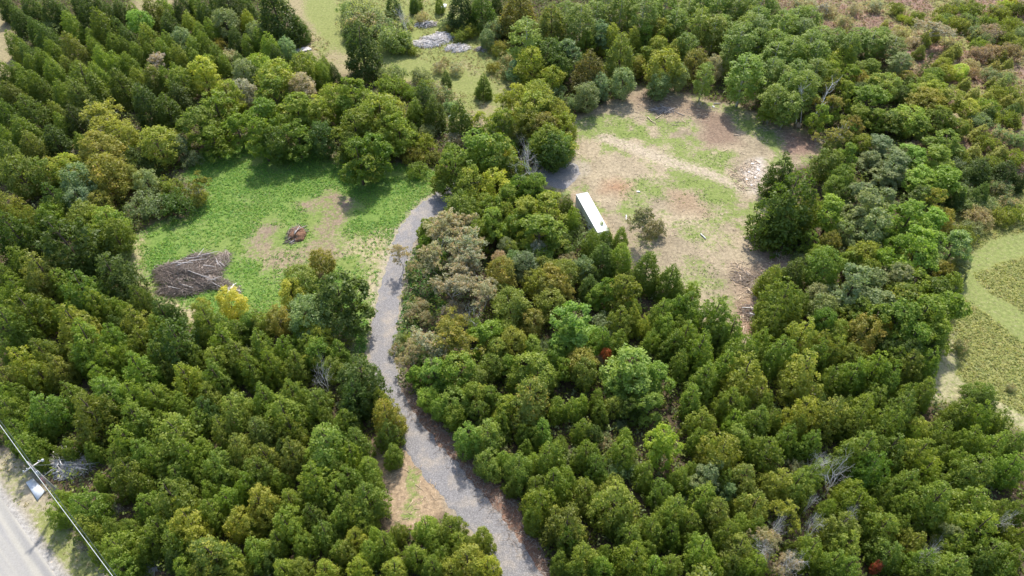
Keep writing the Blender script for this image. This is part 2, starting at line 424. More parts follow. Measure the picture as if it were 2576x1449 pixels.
def make_road():
    P = np.array(gp("-320,800 -160,1020 0,1247 145,1449 330,1700"))
    C = catmull(P, 10); T = np.gradient(C, axis=0); T /= np.linalg.norm(T, axis=1)[:, None]; N = np.stack([T[:, 1], -T[:, 0]], 1)
    if N[0][0] > 0: N = -N
    W = np.array([0, .3, .8, 1.4, 2.5, 3.6, 4.8, 6.2, 7.4, 8.2, 8.6]); V = []
    for i, c in enumerate(C):
        for j, w in enumerate(W):
            p = c + N[i] * (w + (random.uniform(-.12, .12) if j == 0 else 0))
            V.append((*p, -.05 if j in (0, len(W) - 1) else .07 + .05 * math.sin(w / 8.6 * math.pi)))
    k = len(W); idx = np.arange(len(C) * k).reshape(-1, k)
    F = np.stack([idx[:-1, :-1], idx[:-1, 1:], idx[1:, 1:], idx[1:, :-1]], -1).reshape(-1, 4)
    m, nt, bs = mat("pale_dirt_road")
    # wheel tracks run along the road: noise stretched along its direction
    d = C[-8] - C[8]; ang = math.atan2(d[1], d[0])
    tc = node(nt, "ShaderNodeTexCoord").outputs["Object"]
    mp = node(nt, "ShaderNodeMapping", vector_type='TEXTURE'); mp.inputs["Rotation"].default_value = (0, 0, ang); mp.inputs["Scale"].default_value = (30, 1.2, 1)
    nt.links.new(tc, mp.inputs[0])
    n1 = noise(nt, 1.2, 3, .5, mp.outputs[0]); n2 = noise(nt, 5, 6, .8, tc)
    c = ramp(nt, n1.outputs[0], [(.35, (.32, .31, .295)), (.65, (.40, .38, .33))]).outputs[0]
    c = mix(nt, 1, c, ramp(nt, n2.outputs[0], [(.3, g3(.82)), (.7, g3(1.12))]).outputs[0], 'MULTIPLY')
    nt.links.new(c, bs.inputs["Base Color"])
    b = MB(); b.quads(V, F)
    tag(b.build("gravel_road", m, smooth=True), "pale unpaved road in the lower left corner", kind='structure')
make_road()
# ------------------------------------------------------------------ trees, built once per kind and shape
def unit(n, g):
    v = g.normal(size=(n, 3)); return v / np.linalg.norm(v, axis=1)[:, None]
def crown(lobes, per, leaf, g, normal_mix=.75, aspect=.65, fill=.25):
    """lobes: (centre, radius, outward axis). Small leafy sprays on the outer side of every lobe"""
    b = MB()
    for c, r, ax in lobes:
        n = int(per * (r / np.mean([l[1] for l in lobes])) ** 2) + 4
        d = unit(int(n * 1.7), g); d = d[(d @ ax) > -.35][:n]; n = len(d)
        rr = r * (1 - fill * g.random(n) ** 2) * (1 + .30 * g.normal(size=n).clip(-1.2, 2.0))
        P = c + d * rr[:, None] * np.array([1, 1, .85])
        N = d * normal_mix + g.normal(size=(n, 3)) * .42 + ax * .25 + np.array([0, 0, .2])
        lv = g.random()
        b.cards(P, N, leaf * (.6 + .8 * g.random(n)), aspect, np.clip(lv * .6 + g.random(n) * .4, 0, 1), g=g)
    return b
def lobe_set(profile, n, H, rl, g, inner=.74, jit=.18, gap=0.0):
    L = []
    ts = (np.arange(n) + .5) / n
    w = np.array([max(profile(t), .05) for t in np.linspace(0, 1, 60)]); cdf = np.cumsum(w); cdf /= cdf[-1]
    for i, u in enumerate(ts):
        t = np.interp(u, cdf, np.linspace(0, 1, 60)); a = i * 2.39996 + g.normal() * .35
        if g.random() < gap: continue
        pr = profile(t); r = pr * inner * (1 + jit * g.normal())
        rad = rl(t) * (.8 + .45 * g.random())
        c = np.array([math.cos(a) * r, math.sin(a) * r, t * H])
        ax = np.array([math.cos(a), math.sin(a), .35 + .9 * t]); ax /= np.linalg.norm(ax)
        L.append((c, rad, ax))
    return L
def shape(kind, seed):
    """returns crown MB, trunk MB for a tree 5 m wide; the heights below are in metres"""
    g = np.random.default_rng(seed * 7 + sum(map(ord, kind)))
    tr = MB()
    def trunk(H, r, lean=0, limbs=8, lo=.25, hi=.9, spread=1.6, up=.5):
        k = 7; z = np.linspace(-.3, H, k); px = np.cumsum(g.normal(0, .07, k)) + lean * z; py = np.cumsum(g.normal(0, .07, k))
        px -= px[0]; py -= py[0]
        tr.tube(np.stack([px, py, z], 1), np.linspace(r, r * .22, k), 7)
        for i in range(limbs):
            t = lo + (hi - lo) * (i + g.random()) / limbs; zz = t * H
            a = i * 2.4 + g.random(); L = spread * (1.15 - t) * (.8 + .4 * g.random())
            p0 = np.array([np.interp(zz, z, px), np.interp(zz, z, py), zz])
            s = np.linspace(0, 1, 4)[:, None]
            d = np.array([math.cos(a), math.sin(a), up]); pts = p0 + d * L * s + np.array([0, 0, .35 * L]) * s ** 2
            tr.tube(pts, r * .42 * (1 - t * .5) * np.array([1, .7, .45, .2]), 5)
    if kind == 'cone':          # slim conical cedar
        H = 8.5; pf = lambda t: 2.15 * (1 - t ** 1.25) ** .80 * (.74 + .26 * min(1, t * 5))
        L = lobe_set(lambda t: pf(t), 120, H, lambda t: .46 * (1 - t) ** .35 + .14, g, .82, .12)
        L = [(c * np.array([1, 1, .95]) + np.array([0, 0, .35]), r, a) for c, r, a in L]
        b = crown(L, 46, .23, g, .7); trunk(7.6, .16, 0, 8, .2, .85, 1.3, .3)
    elif kind == 'mound':       # broad cedar with several tops
        H = 7.4; L = []
        for k in range(4):
            a = k * 2.1 + g.random() * 2; o = np.array([math.cos(a), math.sin(a), 0]) * (0 if k == 0 else 1.05 + .35 * g.random())
            h = H * (1 if k == 0 else .62 + .25 * g.random()); rr = 1.75 if k == 0 else 1.25 + .3 * g.random()
            pf = lambda t, rr=rr: rr * (1 - t ** 1.7) ** .75 * (.8 + .2 * min(1, t * 4))
            for c, r, ax in lobe_set(pf, 64 if k == 0 else 38, h * .97, lambda t: .40 - .12 * t, g, .86, .13):
                L.append((c + o + np.array([0, 0, .25]), r, ax))
        b = crown(L, 36, .215, g, .65); trunk(6.6, .17, 0, 8, .2, .85, 1.4, .4)
    elif kind == 'round':       # spreading broadleaf tree
        H = 9.0; pf = lambda t: 2.35 * math.sqrt(max(0, 1 - (2 * t - .95) ** 2 / 1.05))
        L = lobe_set(pf, 95, 6.9, lambda t: .56, g, .80, .18, .06)
        L = [(c * np.array([1, 1, 1.12]) + np.array([0, 0, .7]), r, a) for c, r, a in L]
        b = crown(L, 62, .25, g, .5, .7, .45); trunk(7.5, .2, 0, 10, .25, .85, 1.7, .7)
    elif kind == 'lobed':       # broadleaf with several distinct heads
        L = []
        for k in range(6):
            a = k * 1.26 + g.random() * .6; o = np.array([math.cos(a) * 1.25, math.sin(a) * 1.25, 3.6 + 2.8 * g.random()]) if k else np.array([0, 0, 6.9])
            rr = 1.15 + .3 * g.random(); o = o if k % 2 == 0 else o * np.array([1.1, 1.1, .55])
            for d in unit(24, g):
                if d[2] < -.6: continue
                L.append((o + d * rr * .8, .34 + .14 * g.random(), (d + np.array([0, 0, .3])) / 1.2))
        b = crown(L, 54, .24, g, .5, .7, .45); trunk(7, .2, 0, 10, .25, .8, 1.9, .8)
    elif kind == 'aspen':       # tall oval crown on a bare pale stem
        H = 13; pf = lambda t: 2.1 * (max(0, 1 - (2 * t - .85) ** 2 / 1.35)) ** .6
        L = lobe_set(pf, 95, 10.0, lambda t: .52, g, .76, .2, .08)
        L = [(c + np.array([0, 0, 2.7]), r, a) for c, r, a in L]
        b = crown(L, 48, .25, g, .45, .75, .5); trunk(12.3, .17, 0, 13, .3, .9, 1.6, .8)
    elif kind == 'spire':       # narrow, soft tamarack
        H = 10; pf = lambda t: 1.9 * (1 - t) ** .9 * (.6 + .4 * min(1, t * 5))
        L = lobe_set(pf, 110, H, lambda t: .46 * (1 - t) + .14, g, .74, .2, .06)
        b = crown(L, 46, .23, g, .4, .6, .6); trunk(9.8, .13, 0, 16, .1, .95, 1.6, .1)
    elif kind == 'spruce':      # tiers of drooping boughs
        H = 10; L = []
        for k in range(13):
            t = k / 13; rr = 2.3 * (1 - t) + .15
            for j in range(max(4, int(9 * (1 - t)))):
                a = j * 2 * math.pi / max(4, int(9 * (1 - t))) + k * .7
                for s in (.45, .85):
                    L.append((np.array([math.cos(a) * rr * s, math.sin(a) * rr * s, .8 + t * 9 - s * rr * .25]), .28 + .12 * (1 - t), np.array([math.cos(a), math.sin(a), .3]) / 1.05))
        b = crown(L, 26, .22, g, .5, .4); trunk(9.8, .15, 0, 4, .2, .8, .8)
    elif kind == 'bush':        # low rounded shrub
        L = []
        for k in range(5):
            a = k * 1.4 + g.random(); o = np.array([math.cos(a), math.sin(a), 0]) * (1.15 if k else 0); rr = 1.25 + .3 * g.random()
            for d in unit(26, g):
                if d[2] < -.2: continue
                L.append((o + d * np.array([rr, rr, rr * 1.25]) * .8 + np.array([0, 0, 1.0]), .42 + .15 * g.random(), (d + np.array([0, 0, .3])) / 1.2))
        b = crown(L, 34, .22, g, .4, .6, .6)
        for k in range(7):
            a = g.random() * 6.28; tr.tube(np.array([[0, 0, -.1], [math.cos(a) * .7, math.sin(a) * .7, 1.3], [math.cos(a) * 1.3, math.sin(a) * 1.3, 2.6]]), [.06, .04, .015], 5)
    elif kind == 'thin':        # open crown through which limbs show
        L = []
        tips = branches(tr, np.array([0, 0, -.2]), np.array([.1, 0, 1.0]), 3.2, .17, 0, g, 4)
        for p in tips:
            if p[2] > 2.0: L.append((p + g.normal(size=3) * .1, .34 + .2 * g.random(), np.array([0, 0, 1.0])))
        b = crown(L, 26, .27, g, .3, .75, .6)
    return b, tr
def branches(mb, p, d, L, r, lev, g, maxlev, tips=None, spread=.62, twig=4):
    if tips is None: tips = []
    d = d / np.linalg.norm(d); n = 4; pts = [p]; dd = d.copy()
    for i in range(n):
        dd = dd + g.normal(size=3) * .13 + np.array([0, 0, .04]); dd /= np.linalg.norm(dd); pts.append(pts[-1] + dd * L / n)
    mb.tube(np.array(pts), np.linspace(r, r * .55, n + 1), 6 if lev < 2 else twig)
    if lev >= maxlev: tips.append(pts[-1]); return tips
    k = 3 if lev else 4
    for i in range(k):
        s = pts[-1] if i == 0 else pts[2 + g.integers(0, 3)]
        nd = dd * (1 if i else 1.4) + unit(1, g)[0] * spread * (1 + .15 * lev) + np.array([0, 0, .08])
        branches(mb, s, nd, L * (.70 + .12 * g.random()), r * .52, lev + 1, g, maxlev, tips, spread, twig)
    return tips
def dead(seed, fine=5):
    g = np.random.default_rng(900 + seed); tr = MB()
    branches(tr, np.array([0, 0, -.2]), np.array([.05, .02, 1.0]), 2.6, .15, 0, g, fine, spread=.75, twig=3)
    return tr

COUNT = {'cone': 6, 'mound': 7, 'round': 5, 'lobed': 5, 'aspen': 4, 'spire': 3, 'spruce': 1, 'bush': 4, 'thin': 3}
BARK = {'aspen': 'pale_bark', 'thin': 'pale_bark'}
SH = {}
for k, n in COUNT.items():
    for i in range(n):
        b, t = shape(k, i + 1)
        SH[k, i] = (b.mesh("crown", M['leaf']), t.mesh("trunk", M[BARK.get(k, 'bark')]))
for i in range(3):
    SH['dead', i] = (None, dead(i).mesh("trunk", M['silver_wood']))
COUNT['dead'] = 3

COL = {'g': (.205, .275, .040), 'd': (.112, .165, .034), 'o': (.228, .270, .046), 'y': (.31, .35, .056), 'Y': (.44, .48, .080),
       'b': (.250, .310, .140), 'p': (.46, .43, .30), 'O': (.285, .280, .058), 'r': (.39, .30, .22), 'R': (.46, .14, .08), 'B': (.255, .355, .064), 'G': (.45, .42, .4), 'L': (.37, .45, .06), 'h': (.24, .26, .14)}
CW = {'g': 'green', 'd': 'dark green', 'o': 'olive', 'y': 'yellow-green', 'Y': 'bright yellow', 'b': 'grey-green', 'p': 'pale tan',
      'h': 'grey-brown', 'L': 'lime green', 'O': 'orange-tinged', 'r': 'pinkish', 'R': 'bright red', 'B': 'fresh green', 'G': 'bare grey'}
KINDS = {'c': ('cone', 'cedar_tree', 'conical cedar'), 'C': ('mound', 'cedar_tree', 'rounded cedar'), 't': ('round', 'broadleaf_tree', 'broadleaf tree'),
         'T': ('lobed', 'broadleaf_tree', 'broadleaf tree'), 'a': ('aspen', 'aspen_tree', 'aspen'), 'l': ('spire', 'larch_tree', 'larch'),
         'L': ('spruce', 'spruce_tree', 'spruce'), 's': ('bush', 'shrub', 'shrub'), 'n': ('dead', 'dead_tree', 'leafless tree'), 'x': ('thin', 'broadleaf_tree', 'open-crowned tree')}
BASEH = {'cone': 9.0, 'mound': 7.8, 'round': 9.0, 'lobed': 8.6, 'aspen': 13.2, 'spire': 10.2, 'spruce': 10.2, 'bush': 3.4, 'thin': 8.5, 'dead': 7.0}
BASEW = {'cone': 5.2, 'mound': 5.6, 'round': 5.4, 'lobed': 5.2, 'aspen': 4.8, 'spire': 4.2, 'spruce': 4.8, 'bush': 4.9, 'thin': 5.6, 'dead': 5.2}
CEN = {'cone': .45, 'mound': .55, 'round': .58, 'lobed': .6, 'aspen': .62, 'spire': .45, 'spruce': .45, 'bush': .5, 'thin': .68, 'dead': .65}

# every tree: tile origin in the 3840-wide photograph, then kind+colour: x,y,width in that tile's enlarged view
TILES = [
(0, 0, "cd 60,60,130 150,150,140 240,60,150 400,90,160 480,110,120 600,20,120 700,10,120 220,430,140 350,290,170 270,230,120 680,130,170 830,110,110 910,80,110 900,240,140 960,300,130 1290,190,140 1370,60,140 1550,110,140 1640,30,140 1740,60,200 1860,60,140 1270,230,130 2100,130,290 2260,220,130 1780,300,120 2090,440,130 1810,480,110 1120,800,210 2520,560,100 580,910,210 420,1060,200 1340,720,180"
 ";cg 110,330,130 540,200,150 800,230,190 1230,40,120 1480,40,120 1590,230,120 340,470,140 400,390,130 250,500,130 720,380,140 780,470,160 870,350,130 950,370,120 1040,410,120 1270,330,120 1540,330,130 1470,370,130 1230,390,130 1480,470,140 1870,340,100 1960,300,120 2040,370,160 60,570,150 150,560,130 290,650,160 420,560,160 740,590,160 920,640,210 880,500,150 980,500,140 1250,600,130 1640,430,130 1690,490,100 2430,560,140 1260,830,200 480,720,160 700,740,130 60,890,180 200,1010,220 60,1060,160 620,1090,120 1520,260,120 190,650,140 1060,730,130 2350,470,110 2450,500,100 40,730,130 480,960,150 1330,560,110 700,300,110 1010,90,90 1130,400,100"
 ";co 1150,80,180 1430,180,120 1120,290,150 560,400,190 1350,430,140 100,720,180 520,520,130 640,640,250 1040,600,120 1160,600,160 270,880,230 620,760,200 270,1130,190 120,1200,180 160,430,110 430,860,140 620,540,120 50,1230,140;cy 1870,160,110;sB 1040,130,10"
 ";tB 1040,140,165;tb 1700,150,160 1930,230,140 1380,290,130 1850,570,160 1350,1090,120 2160,350,110;sb 390,190,130 660,240,120 2190,260,120 1440,1200,130 1500,490,90;xG 1150,500,150;tY 1530,560,190;to 1380,620,160 2300,540,180 160,1320,220 330,1300,180;sO 1640,330,100 1370,660,80;sp 1720,420,120 500,490,90 560,1150,130 380,1190,110"
 ";ty 1950,500,180 2080,570,250 900,1000,200 500,1260,200 1720,740,190 1190,1060,240 1580,480,90;tp 2270,640,170 1840,690,140;xy 830,870,260;Tg 1500,900,270 1640,830,250 1990,850,260 2060,680,250 2230,850,290 1980,1040,220 2230,1010,240 1600,1030,200 1790,960,180;ty 2380,860,200 2530,760,190;td 2080,1090,180 2420,1040,180;sd 1000,1200,240 1110,1250,190;tO 760,1160,240 820,1330,240 970,1310,120;tb 620,1370,220 1090,1350,150;so 1240,1390,160 430,1400,150;xO 1470,1420,120"),
(1280, 0, "cd 390,60,130 550,30,75 900,60,210 1170,20,90 620,760,180 790,600,80;cg 1060,70,200 700,150,75 1070,640,125 700,850,170 560,850,150 740,30,70 560,-20,90;sb 40,60,120 30,180,120 150,60,200 260,140,200 300,200,180 420,300,160 150,120,230 180,170,230 120,210,180 370,250,250 460,170,120 800,170,120 1190,200,180 1270,440,140 380,560,180 580,560,130 740,720,170 1740,760,130 1350,1020,180 1240,540,110 1600,690,150 940,330,110 810,790,110"
 ";sp 610,110,120 740,500,100 860,510,100 790,430,120 890,1050,150 700,660,120 1150,210,110 780,370,90;sg 390,310,180 540,340,160 350,640,200 650,650,130 460,350,110 520,690,120 90,290,110;so 900,260,110 850,310,100 600,1090,180 470,660,90 960,230,120 1180,370,120;sO 560,1150,150 1150,500,90 1200,350,110 830,210,80;nG 490,120,110 2050,70,120 1440,1210,190"
 ";cd 160,390,265;tb 1100,270,100;cO 1580,170,230 1330,100,260;aB 1390,330,230;ty 1430,500,190 1590,580,150 1480,700,190 1440,830,220 1330,760,170;td 1560,420,210 1640,480,190 1600,1130,200;Tb 1720,400,190 1950,260,160 1310,520,120;ag 1700,100,160 1810,180,210 1900,90,190 2110,90,180 2280,130,210 2440,40,190 2540,160,170 2180,10,160 1990,20,160;cy 2040,300,165 2200,310,140 2110,450,220;tO 2230,480,120;cO 1880,540,250;ty 2430,500,220 2400,210,140 2390,330,130 2540,380,130;Tg 2300,420,150 2480,260,140 2290,270,130 1850,330,120;tb 1850,710,160 1960,640,130 2120,620,150 2400,620,150 2540,560,130"
 ";Tg 100,740,250 20,800,200 240,830,200 100,960,280 250,1150,220 430,1000,230 130,1200,250 40,1080,180 330,1050,180;ty 300,880,260 380,860,180 200,950,180;cg 900,910,190 540,1020,120;sb 680,960,120 950,1010,120 640,1000,110;xY 1090,900,90;xy 1190,780,120 1540,860,200 1300,900,180 1400,770,170;to 1640,880,170 1690,960,160 1240,960,140 1430,940,180;tO 1540,960,190;tg 1560,1050,230 1650,1080,190 1500,1080,160 1170,950,110;sg 580,1270,140 1270,1080,120 1040,980,120;Tg 1030,1130,280 1180,1180,250 860,1270,250 1000,1250,180 1280,1280,180 1470,1390,190 760,1340,140 1380,1300,130 820,1160,130;tY 1160,1380,180;ty 960,1390,190 1400,1400,110 1230,1180,150;sO 490,1130,110 680,1180,110;sp 1220,1330,110;tg 1340,1390,150"),
(2560, 0, "ag 40,60,160 130,30,160 250,40,190 320,190,170 420,60,190 600,70,190 680,90,120 560,160,180 420,330,230 760,220,200 860,150,200 940,140,190 1030,290,210 960,350,200 820,400,200 700,330,190 700,430,190 1000,430,180 1150,310,160 660,560,190 760,590,180 880,560,180 900,700,190 700,730,190 800,790,170 1000,540,170 960,640,150 580,320,160 780,680,160 40,330,150"
 ";ay 480,120,150 240,230,170 140,200,150 160,590,130 490,240,180 340,420,140;tO 100,470,160 1330,590,120;tp 240,510,110;aB 470,570,250;ab 560,240,200 900,240,180 1590,350,190 1650,460,160;ty 1070,560,160 1210,430,150 1980,540,120 1530,640,210 2150,800,160 1700,900,230 1150,480,130;Tg 1420,500,190 1400,760,240 1330,850,190 1580,910,190 1990,1050,240 1470,900,150 1250,560,150 1770,960,170 1450,640,150 1130,800,130 1030,880,150 1210,700,140 640,830,110;ag 1430,310,200 1330,290,160 1500,290,140 1240,380,140"
 ";ly 1530,180,80 1230,260,70 2150,200,120 2060,370,160 2210,260,110 1900,240,150 1830,290,140 2010,410,130;xp 1880,200,200;xG 1090,100,80;xO 1090,660,150 1050,780,150 1200,920,120 1120,1040,150;Ld 1840,490,90;co 1790,390,90;tO 1690,590,110 1850,740,230;tY 2100,530,110;ty 1960,500,120 1900,680,190 2030,730,190 1760,700,150;tg 1900,560,130 1850,620,130 1740,620,120 1930,890,190 2080,960,130;tp 2040,900,110"
 ";Tb 1500,1090,240 1600,1230,240 1540,1320,190 1430,1200,160 1690,1130,130;TB 1900,1200,260 1750,1170,200 1970,1370,280 1800,1330,200 1290,990,100 1240,1180,150 1850,1400,200;to 1100,1200,190 1350,1080,130 1130,1100,110;sr 1780,1090,90;tg 1200,1330,150 1150,1400,130;td 1660,700,120 1330,680,130;ly 2300,830,170 2400,640,150 2300,730,140 2450,760,150 2250,1000,180 2200,700,130 2540,780,140 2140,620,120 2460,480,110 2150,940,120 2330,620,100"
 ";lo 2200,1150,180 2400,1150,180 2520,900,130;so 2300,1060,150 2500,1180,150 2100,1180,130 2350,1240,150 2450,900,150 2300,800,150 2500,700,150 2380,700,130;sb 2400,1000,150 2250,900,140 2540,1050,140 2330,560,120 2440,600,120;cd 2230,1300,220 2420,1310,190 2130,1340,150 2310,860,110 2490,840,120 2530,1370,120;lO 2360,500,130 2410,420,120 2330,450,80;so 1990,80,130 2200,60,140 2300,150,130 2500,180,140 2450,280,130 2120,80,130 1960,170,120 2240,330,120 2400,100,130 2540,60,130 2520,330,130 2080,170,120 2420,230,130 1620,60,110 1760,120,100;sr 2330,230,150 2480,380,150 2260,400,140 2100,130,100 2170,540,110 1700,470,90 2350,380,120;sb 2180,150,130 2240,240,120 2090,40,120 2550,240,110 2350,60,110 1990,130,100 2060,1250,140 2400,1400,140 2120,1420,150 2250,1240,120 2290,280,110;sY 2440,40,110 2490,15,90 1660,130,60 1720,150,70 2420,100,60;sp 1100,60,110 960,40,110 1300,60,100 1450,40,100 1230,150,110 1650,230,110 1760,310,100 1560,270,90 2000,330,100 2180,480,100 2480,560,90 1600,400,90 860,20,100"),
(0, 720, "Co 60,80,180 250,180,130 130,180,130 310,600,280 1000,960,230 450,130,130;Cd 420,60,200 100,300,250 500,350,380 830,570,290 650,520,160 1220,880,190 1320,1130,310 330,240,150 880,1010,150;tb 600,60,190;tO 740,70,150 690,20,90;sb 1080,90,240;sd 1310,70,230;sO 1480,40,140;ty 830,220,200;to 740,340,180 630,190,180 620,260,140;tg 880,330,190 730,200,140 390,200,160;sb 920,480,130 420,150,90"
 ";Cg 120,500,160 30,620,160 630,720,260 470,680,190 150,730,190 200,890,280 80,1020,240 330,1180,220 720,850,180 820,860,150 1060,800,180 900,870,130 660,1130,270 860,1090,190 1190,1010,160 1060,1110,180 820,1260,180 1060,1340,220 750,1380,170 780,1280,140 1690,1100,240 1780,1030,170 50,860,150 40,780,120 1560,980,240 1640,1250,200 1800,1200,220 2150,1170,180 1900,1330,200 1630,1370,200 1990,1150,190 2050,1300,190 2330,1160,170 2550,1200,170 460,930,160 950,1230,160 1490,1230,160 1820,1330,120 40,1180,140 1420,1250,140 2230,1290,180"
 ";Cy 570,980,300 1400,1390,230 180,1310,210 300,1360,180;Co 570,1230,150 60,1390,180 450,1330,180 1200,1240,170 1270,1350,140 1960,970,150 1850,960,120;tY 1745,830,170;to 1520,870,130 2250,660,210 1880,1000,110;tO 2420,530,165 2110,960,160;tY 2200,770,165;Td 2570,800,370;xr 2425,660,50;tb 2350,950,260 2480,1010,150 2290,870,150;tY 2420,1080,150;xY 2330,1050,110;tg 2400,1220,170 2500,1330,140 2280,1080,120;nG 2440,1390,110;sp 1290,1490,40"),
(1280, 720, "Cd 130,1340,310;xp 450,470,120;Cg 620,290,110 1700,90,100 1740,180,120 2200,880,130 1960,1110,190;to 900,130,240 700,130,140 1280,430,110;Tg 1130,130,200 1250,60,180 1500,280,300 1150,250,210 1300,250,200 1600,320,200 1020,330,170 1380,210,170 960,230,160 640,260,140 630,380,110;Ty 1400,150,260 1560,120,240 1080,60,140 1230,170,150;sb 1790,260,140 1880,380,170 1620,60,130;sd 1720,340,140 1680,430,130"
 ";xp 740,320,230 900,280,240 700,430,200 890,450,260 820,690,230 1060,560,210 1070,750,200 950,600,200;tY 1390,370,140;tp 1480,420,120;tb 1250,420,120 1390,540,180 1300,520,110 1830,560,150;tr 1200,520,100;tO 1210,620,190 1600,640,230 1440,990,150 1560,740,170 1680,760,120;to 1680,600,190 1500,700,180 1440,670,130 1520,560,140 1580,830,200 1290,870,240 1380,950,120;cg 1960,500,200 2110,490,170 2290,600,220 2110,340,110 1890,350,100 1960,270,60;cd 1870,720,150 1900,640,110;Tg 2120,740,230 2020,760,170 1940,780,150 1850,590,120;sp 1710,500,110 1290,330,60"
 ";cg 2470,690,190 2540,760,140;Cg 2420,870,180 2530,860,180 2470,1000,170 2390,1000,120 2340,1100,130 2510,1130,170;Cy 2200,930,130 2280,1000,110;Co 2120,960,180;sb 2000,1010,200 1850,1090,130 1530,1160,110 1840,1190,110;TB 1750,990,310;Tg 1700,1120,190 1100,1050,230 1160,1190,190 1020,1010,140;to 1300,1120,180 1250,1050,140 1210,760,140;tB 1430,1150,140;sp 570,860,130 850,890,140 530,920,90 640,950,100;nG 960,920,120;xO 700,1040,270 800,1060,190;xp 640,1110,200 740,1150,180 550,1240,150;sy 520,1110,100 700,1260,90;sb 440,1190,120 600,1230,160 440,1100,80;tg 880,1350,240 1010,1400,170 1130,1290,160 790,1280,130 1620,1230,130 1330,1390,150;TB 700,1360,200 560,1380,130;Tg 1470,1330,260 1380,1400,160 1250,1290,130 1670,1330,140;tO 1810,1260,200;to 1840,1370,160 1560,1420,120;tR 2000,1230,80;tr 1960,1270,80"
 ";xh 2340,180,165;sh 2345,270,165;cg 2000,350,110;Cg 1900,380,140;sb 1980,400,150;TB 2200,1300,350 2110,1410,200 2380,1390,220;Cg 1990,1130,170 2100,1120,150 2560,1270,160 2540,1000,130"),
(2560, 720, "Cd 800,60,400 700,190,220 760,-150,220;Co 920,150,220;TB 1130,150,240;Tb 1400,130,260 1440,280,260 1220,290,160 1540,60,170 1340,30,170;Td 1780,70,190 1220,30,120;TO 1890,90,180;TB 1680,250,270 1880,240,250 1530,290,190 1790,330,190;tO 1980,200,130 1120,380,130 1380,460,160 1990,590,130 1690,530,140;TB 1750,450,300 1620,440,180;Tb 2050,430,230 2090,540,150;to 1350,500,190 1070,560,220 1020,470,120;cg 830,620,180 660,680,180 740,650,110;sb 920,520,120 860,490,80 1200,430,110"
 ";Tg 1280,520,150 1500,560,200 1400,600,180 960,360,120;Cg 750,810,270 660,960,190 900,830,150;tb 1060,850,180 1010,760,130;Tb 1270,720,270 1430,680,250 1480,830,280 1600,690,260;Tg 1660,820,300 1750,720,280 1900,760,260 1960,900,240 1800,950,300 1620,980,280 1450,980,250 1330,880,220 1900,1080,240 1730,1110,240 2020,700,160 1580,1110,180;sb 730,1000,100;Cy 900,1070,220 900,1330,300 500,1350,300;Co 850,950,140 1060,1130,180 1160,1190,170;tO 1370,1080,210 1480,1040,150;tg 1060,980,150 1180,1050,150 1280,1230,160"
 ";Cg 720,1210,220 450,1190,230 240,930,230 50,840,210 80,740,110 40,1080,200 140,1200,240 380,1050,190 280,1060,170 600,1110,160 1000,1230,180 1450,1340,220 1300,1370,200 60,960,140 330,1290,200 180,1380,220 600,1230,120 1150,1390,180 350,1180,130 1700,1310,190 1850,1270,170 1560,1390,180 1600,1260,170;td 1700,1230,170 1560,1190,160 1860,1180,130;sp 2250,180,170;sb 2150,100,150 2300,100,140 2450,60,140 2200,260,130;so 2400,180,140 2110,300,140 2180,350,100 2520,150,140;cd 2080,40,110 2240,20,130;sb 2100,1150,110"),
(0, 1440, "Cg 40,60,140 80,180,180 330,180,250 150,60,140 560,80,180 680,210,300 800,60,280 1000,240,250 1000,100,200 1180,80,190 950,400,190 1370,130,150 1480,260,190 2000,90,200 2200,60,190 2150,200,260 2400,100,200 1950,330,210 2180,330,200 1690,330,170 130,350,190 200,470,190 320,330,120 660,450,190 510,450,160 400,470,160 170,640,130 400,690,150 860,530,170 1050,520,180 980,690,240 1180,560,190 1420,540,210 1620,590,220 1330,690,180 1250,660,140 560,790,210 740,830,190 430,780,120 900,850,170 1100,880,190 1570,790,130 1720,850,190 1860,770,170 1960,640,220 2100,720,130 2360,720,270 2180,860,190 2540,790,190 650,930,230 480,860,130 430,960,160 1200,1060,220 1610,960,190 2180,1040,230 2350,980,200 2450,1110,180 640,1090,190 820,1070,170 970,1060,200 1120,1180,190 870,1230,260 1300,1200,220 1500,1390,170 1750,1330,170 1930,1240,190 2100,1170,170 2280,1200,160 900,1390,210 1380,1380,160 2560,1000,160 2560,1250,130 250,290,120 1090,320,120 1280,520,110 1540,480,150 1100,760,120 2050,930,140 1490,680,110 2340,560,150 2540,640,150 1790,680,110 740,700,130 300,560,90 600,600,70 720,1250,120 1860,1060,110 1210,250,110 2450,250,130 2340,840,120 1050,1290,110"
 ";Co 1310,350,330 1790,470,190 2000,530,220 2200,540,210 1310,830,280 1600,1280,280 1570,80,190 1950,900,240 2280,1380,160;Cy 1420,1080,280 1800,1020,220 1360,920,160 2150,1400,180 1780,1400,160 2440,1390,180;CB 1760,170,230 2440,430,320 2520,560,160;Cd 1320,1300,150 1540,200,170 2130,480,120 480,560,120 1700,600,120 2040,1320,130"),
(1280, 1440, "Cy 280,100,130 100,1150,180 150,1390,180 400,1380,180 960,1330,250 1100,1400,200 820,1390,190;CO 340,250,220;Cd 90,90,230 70,270,150;Cg 340,360,170 100,400,200 70,520,180 390,520,140 30,300,170 200,620,180 40,700,200 200,850,250 150,980,190 60,900,180 240,740,130 330,1200,170 560,1300,180 700,1390,170 830,1080,210 880,1200,170 690,1170,150 760,1290,150 20,1250,170 200,1260,170 10,1020,120 250,1130,120;CB 640,1060,170;Co 1060,1150,160 960,1210,150 430,1100,110"
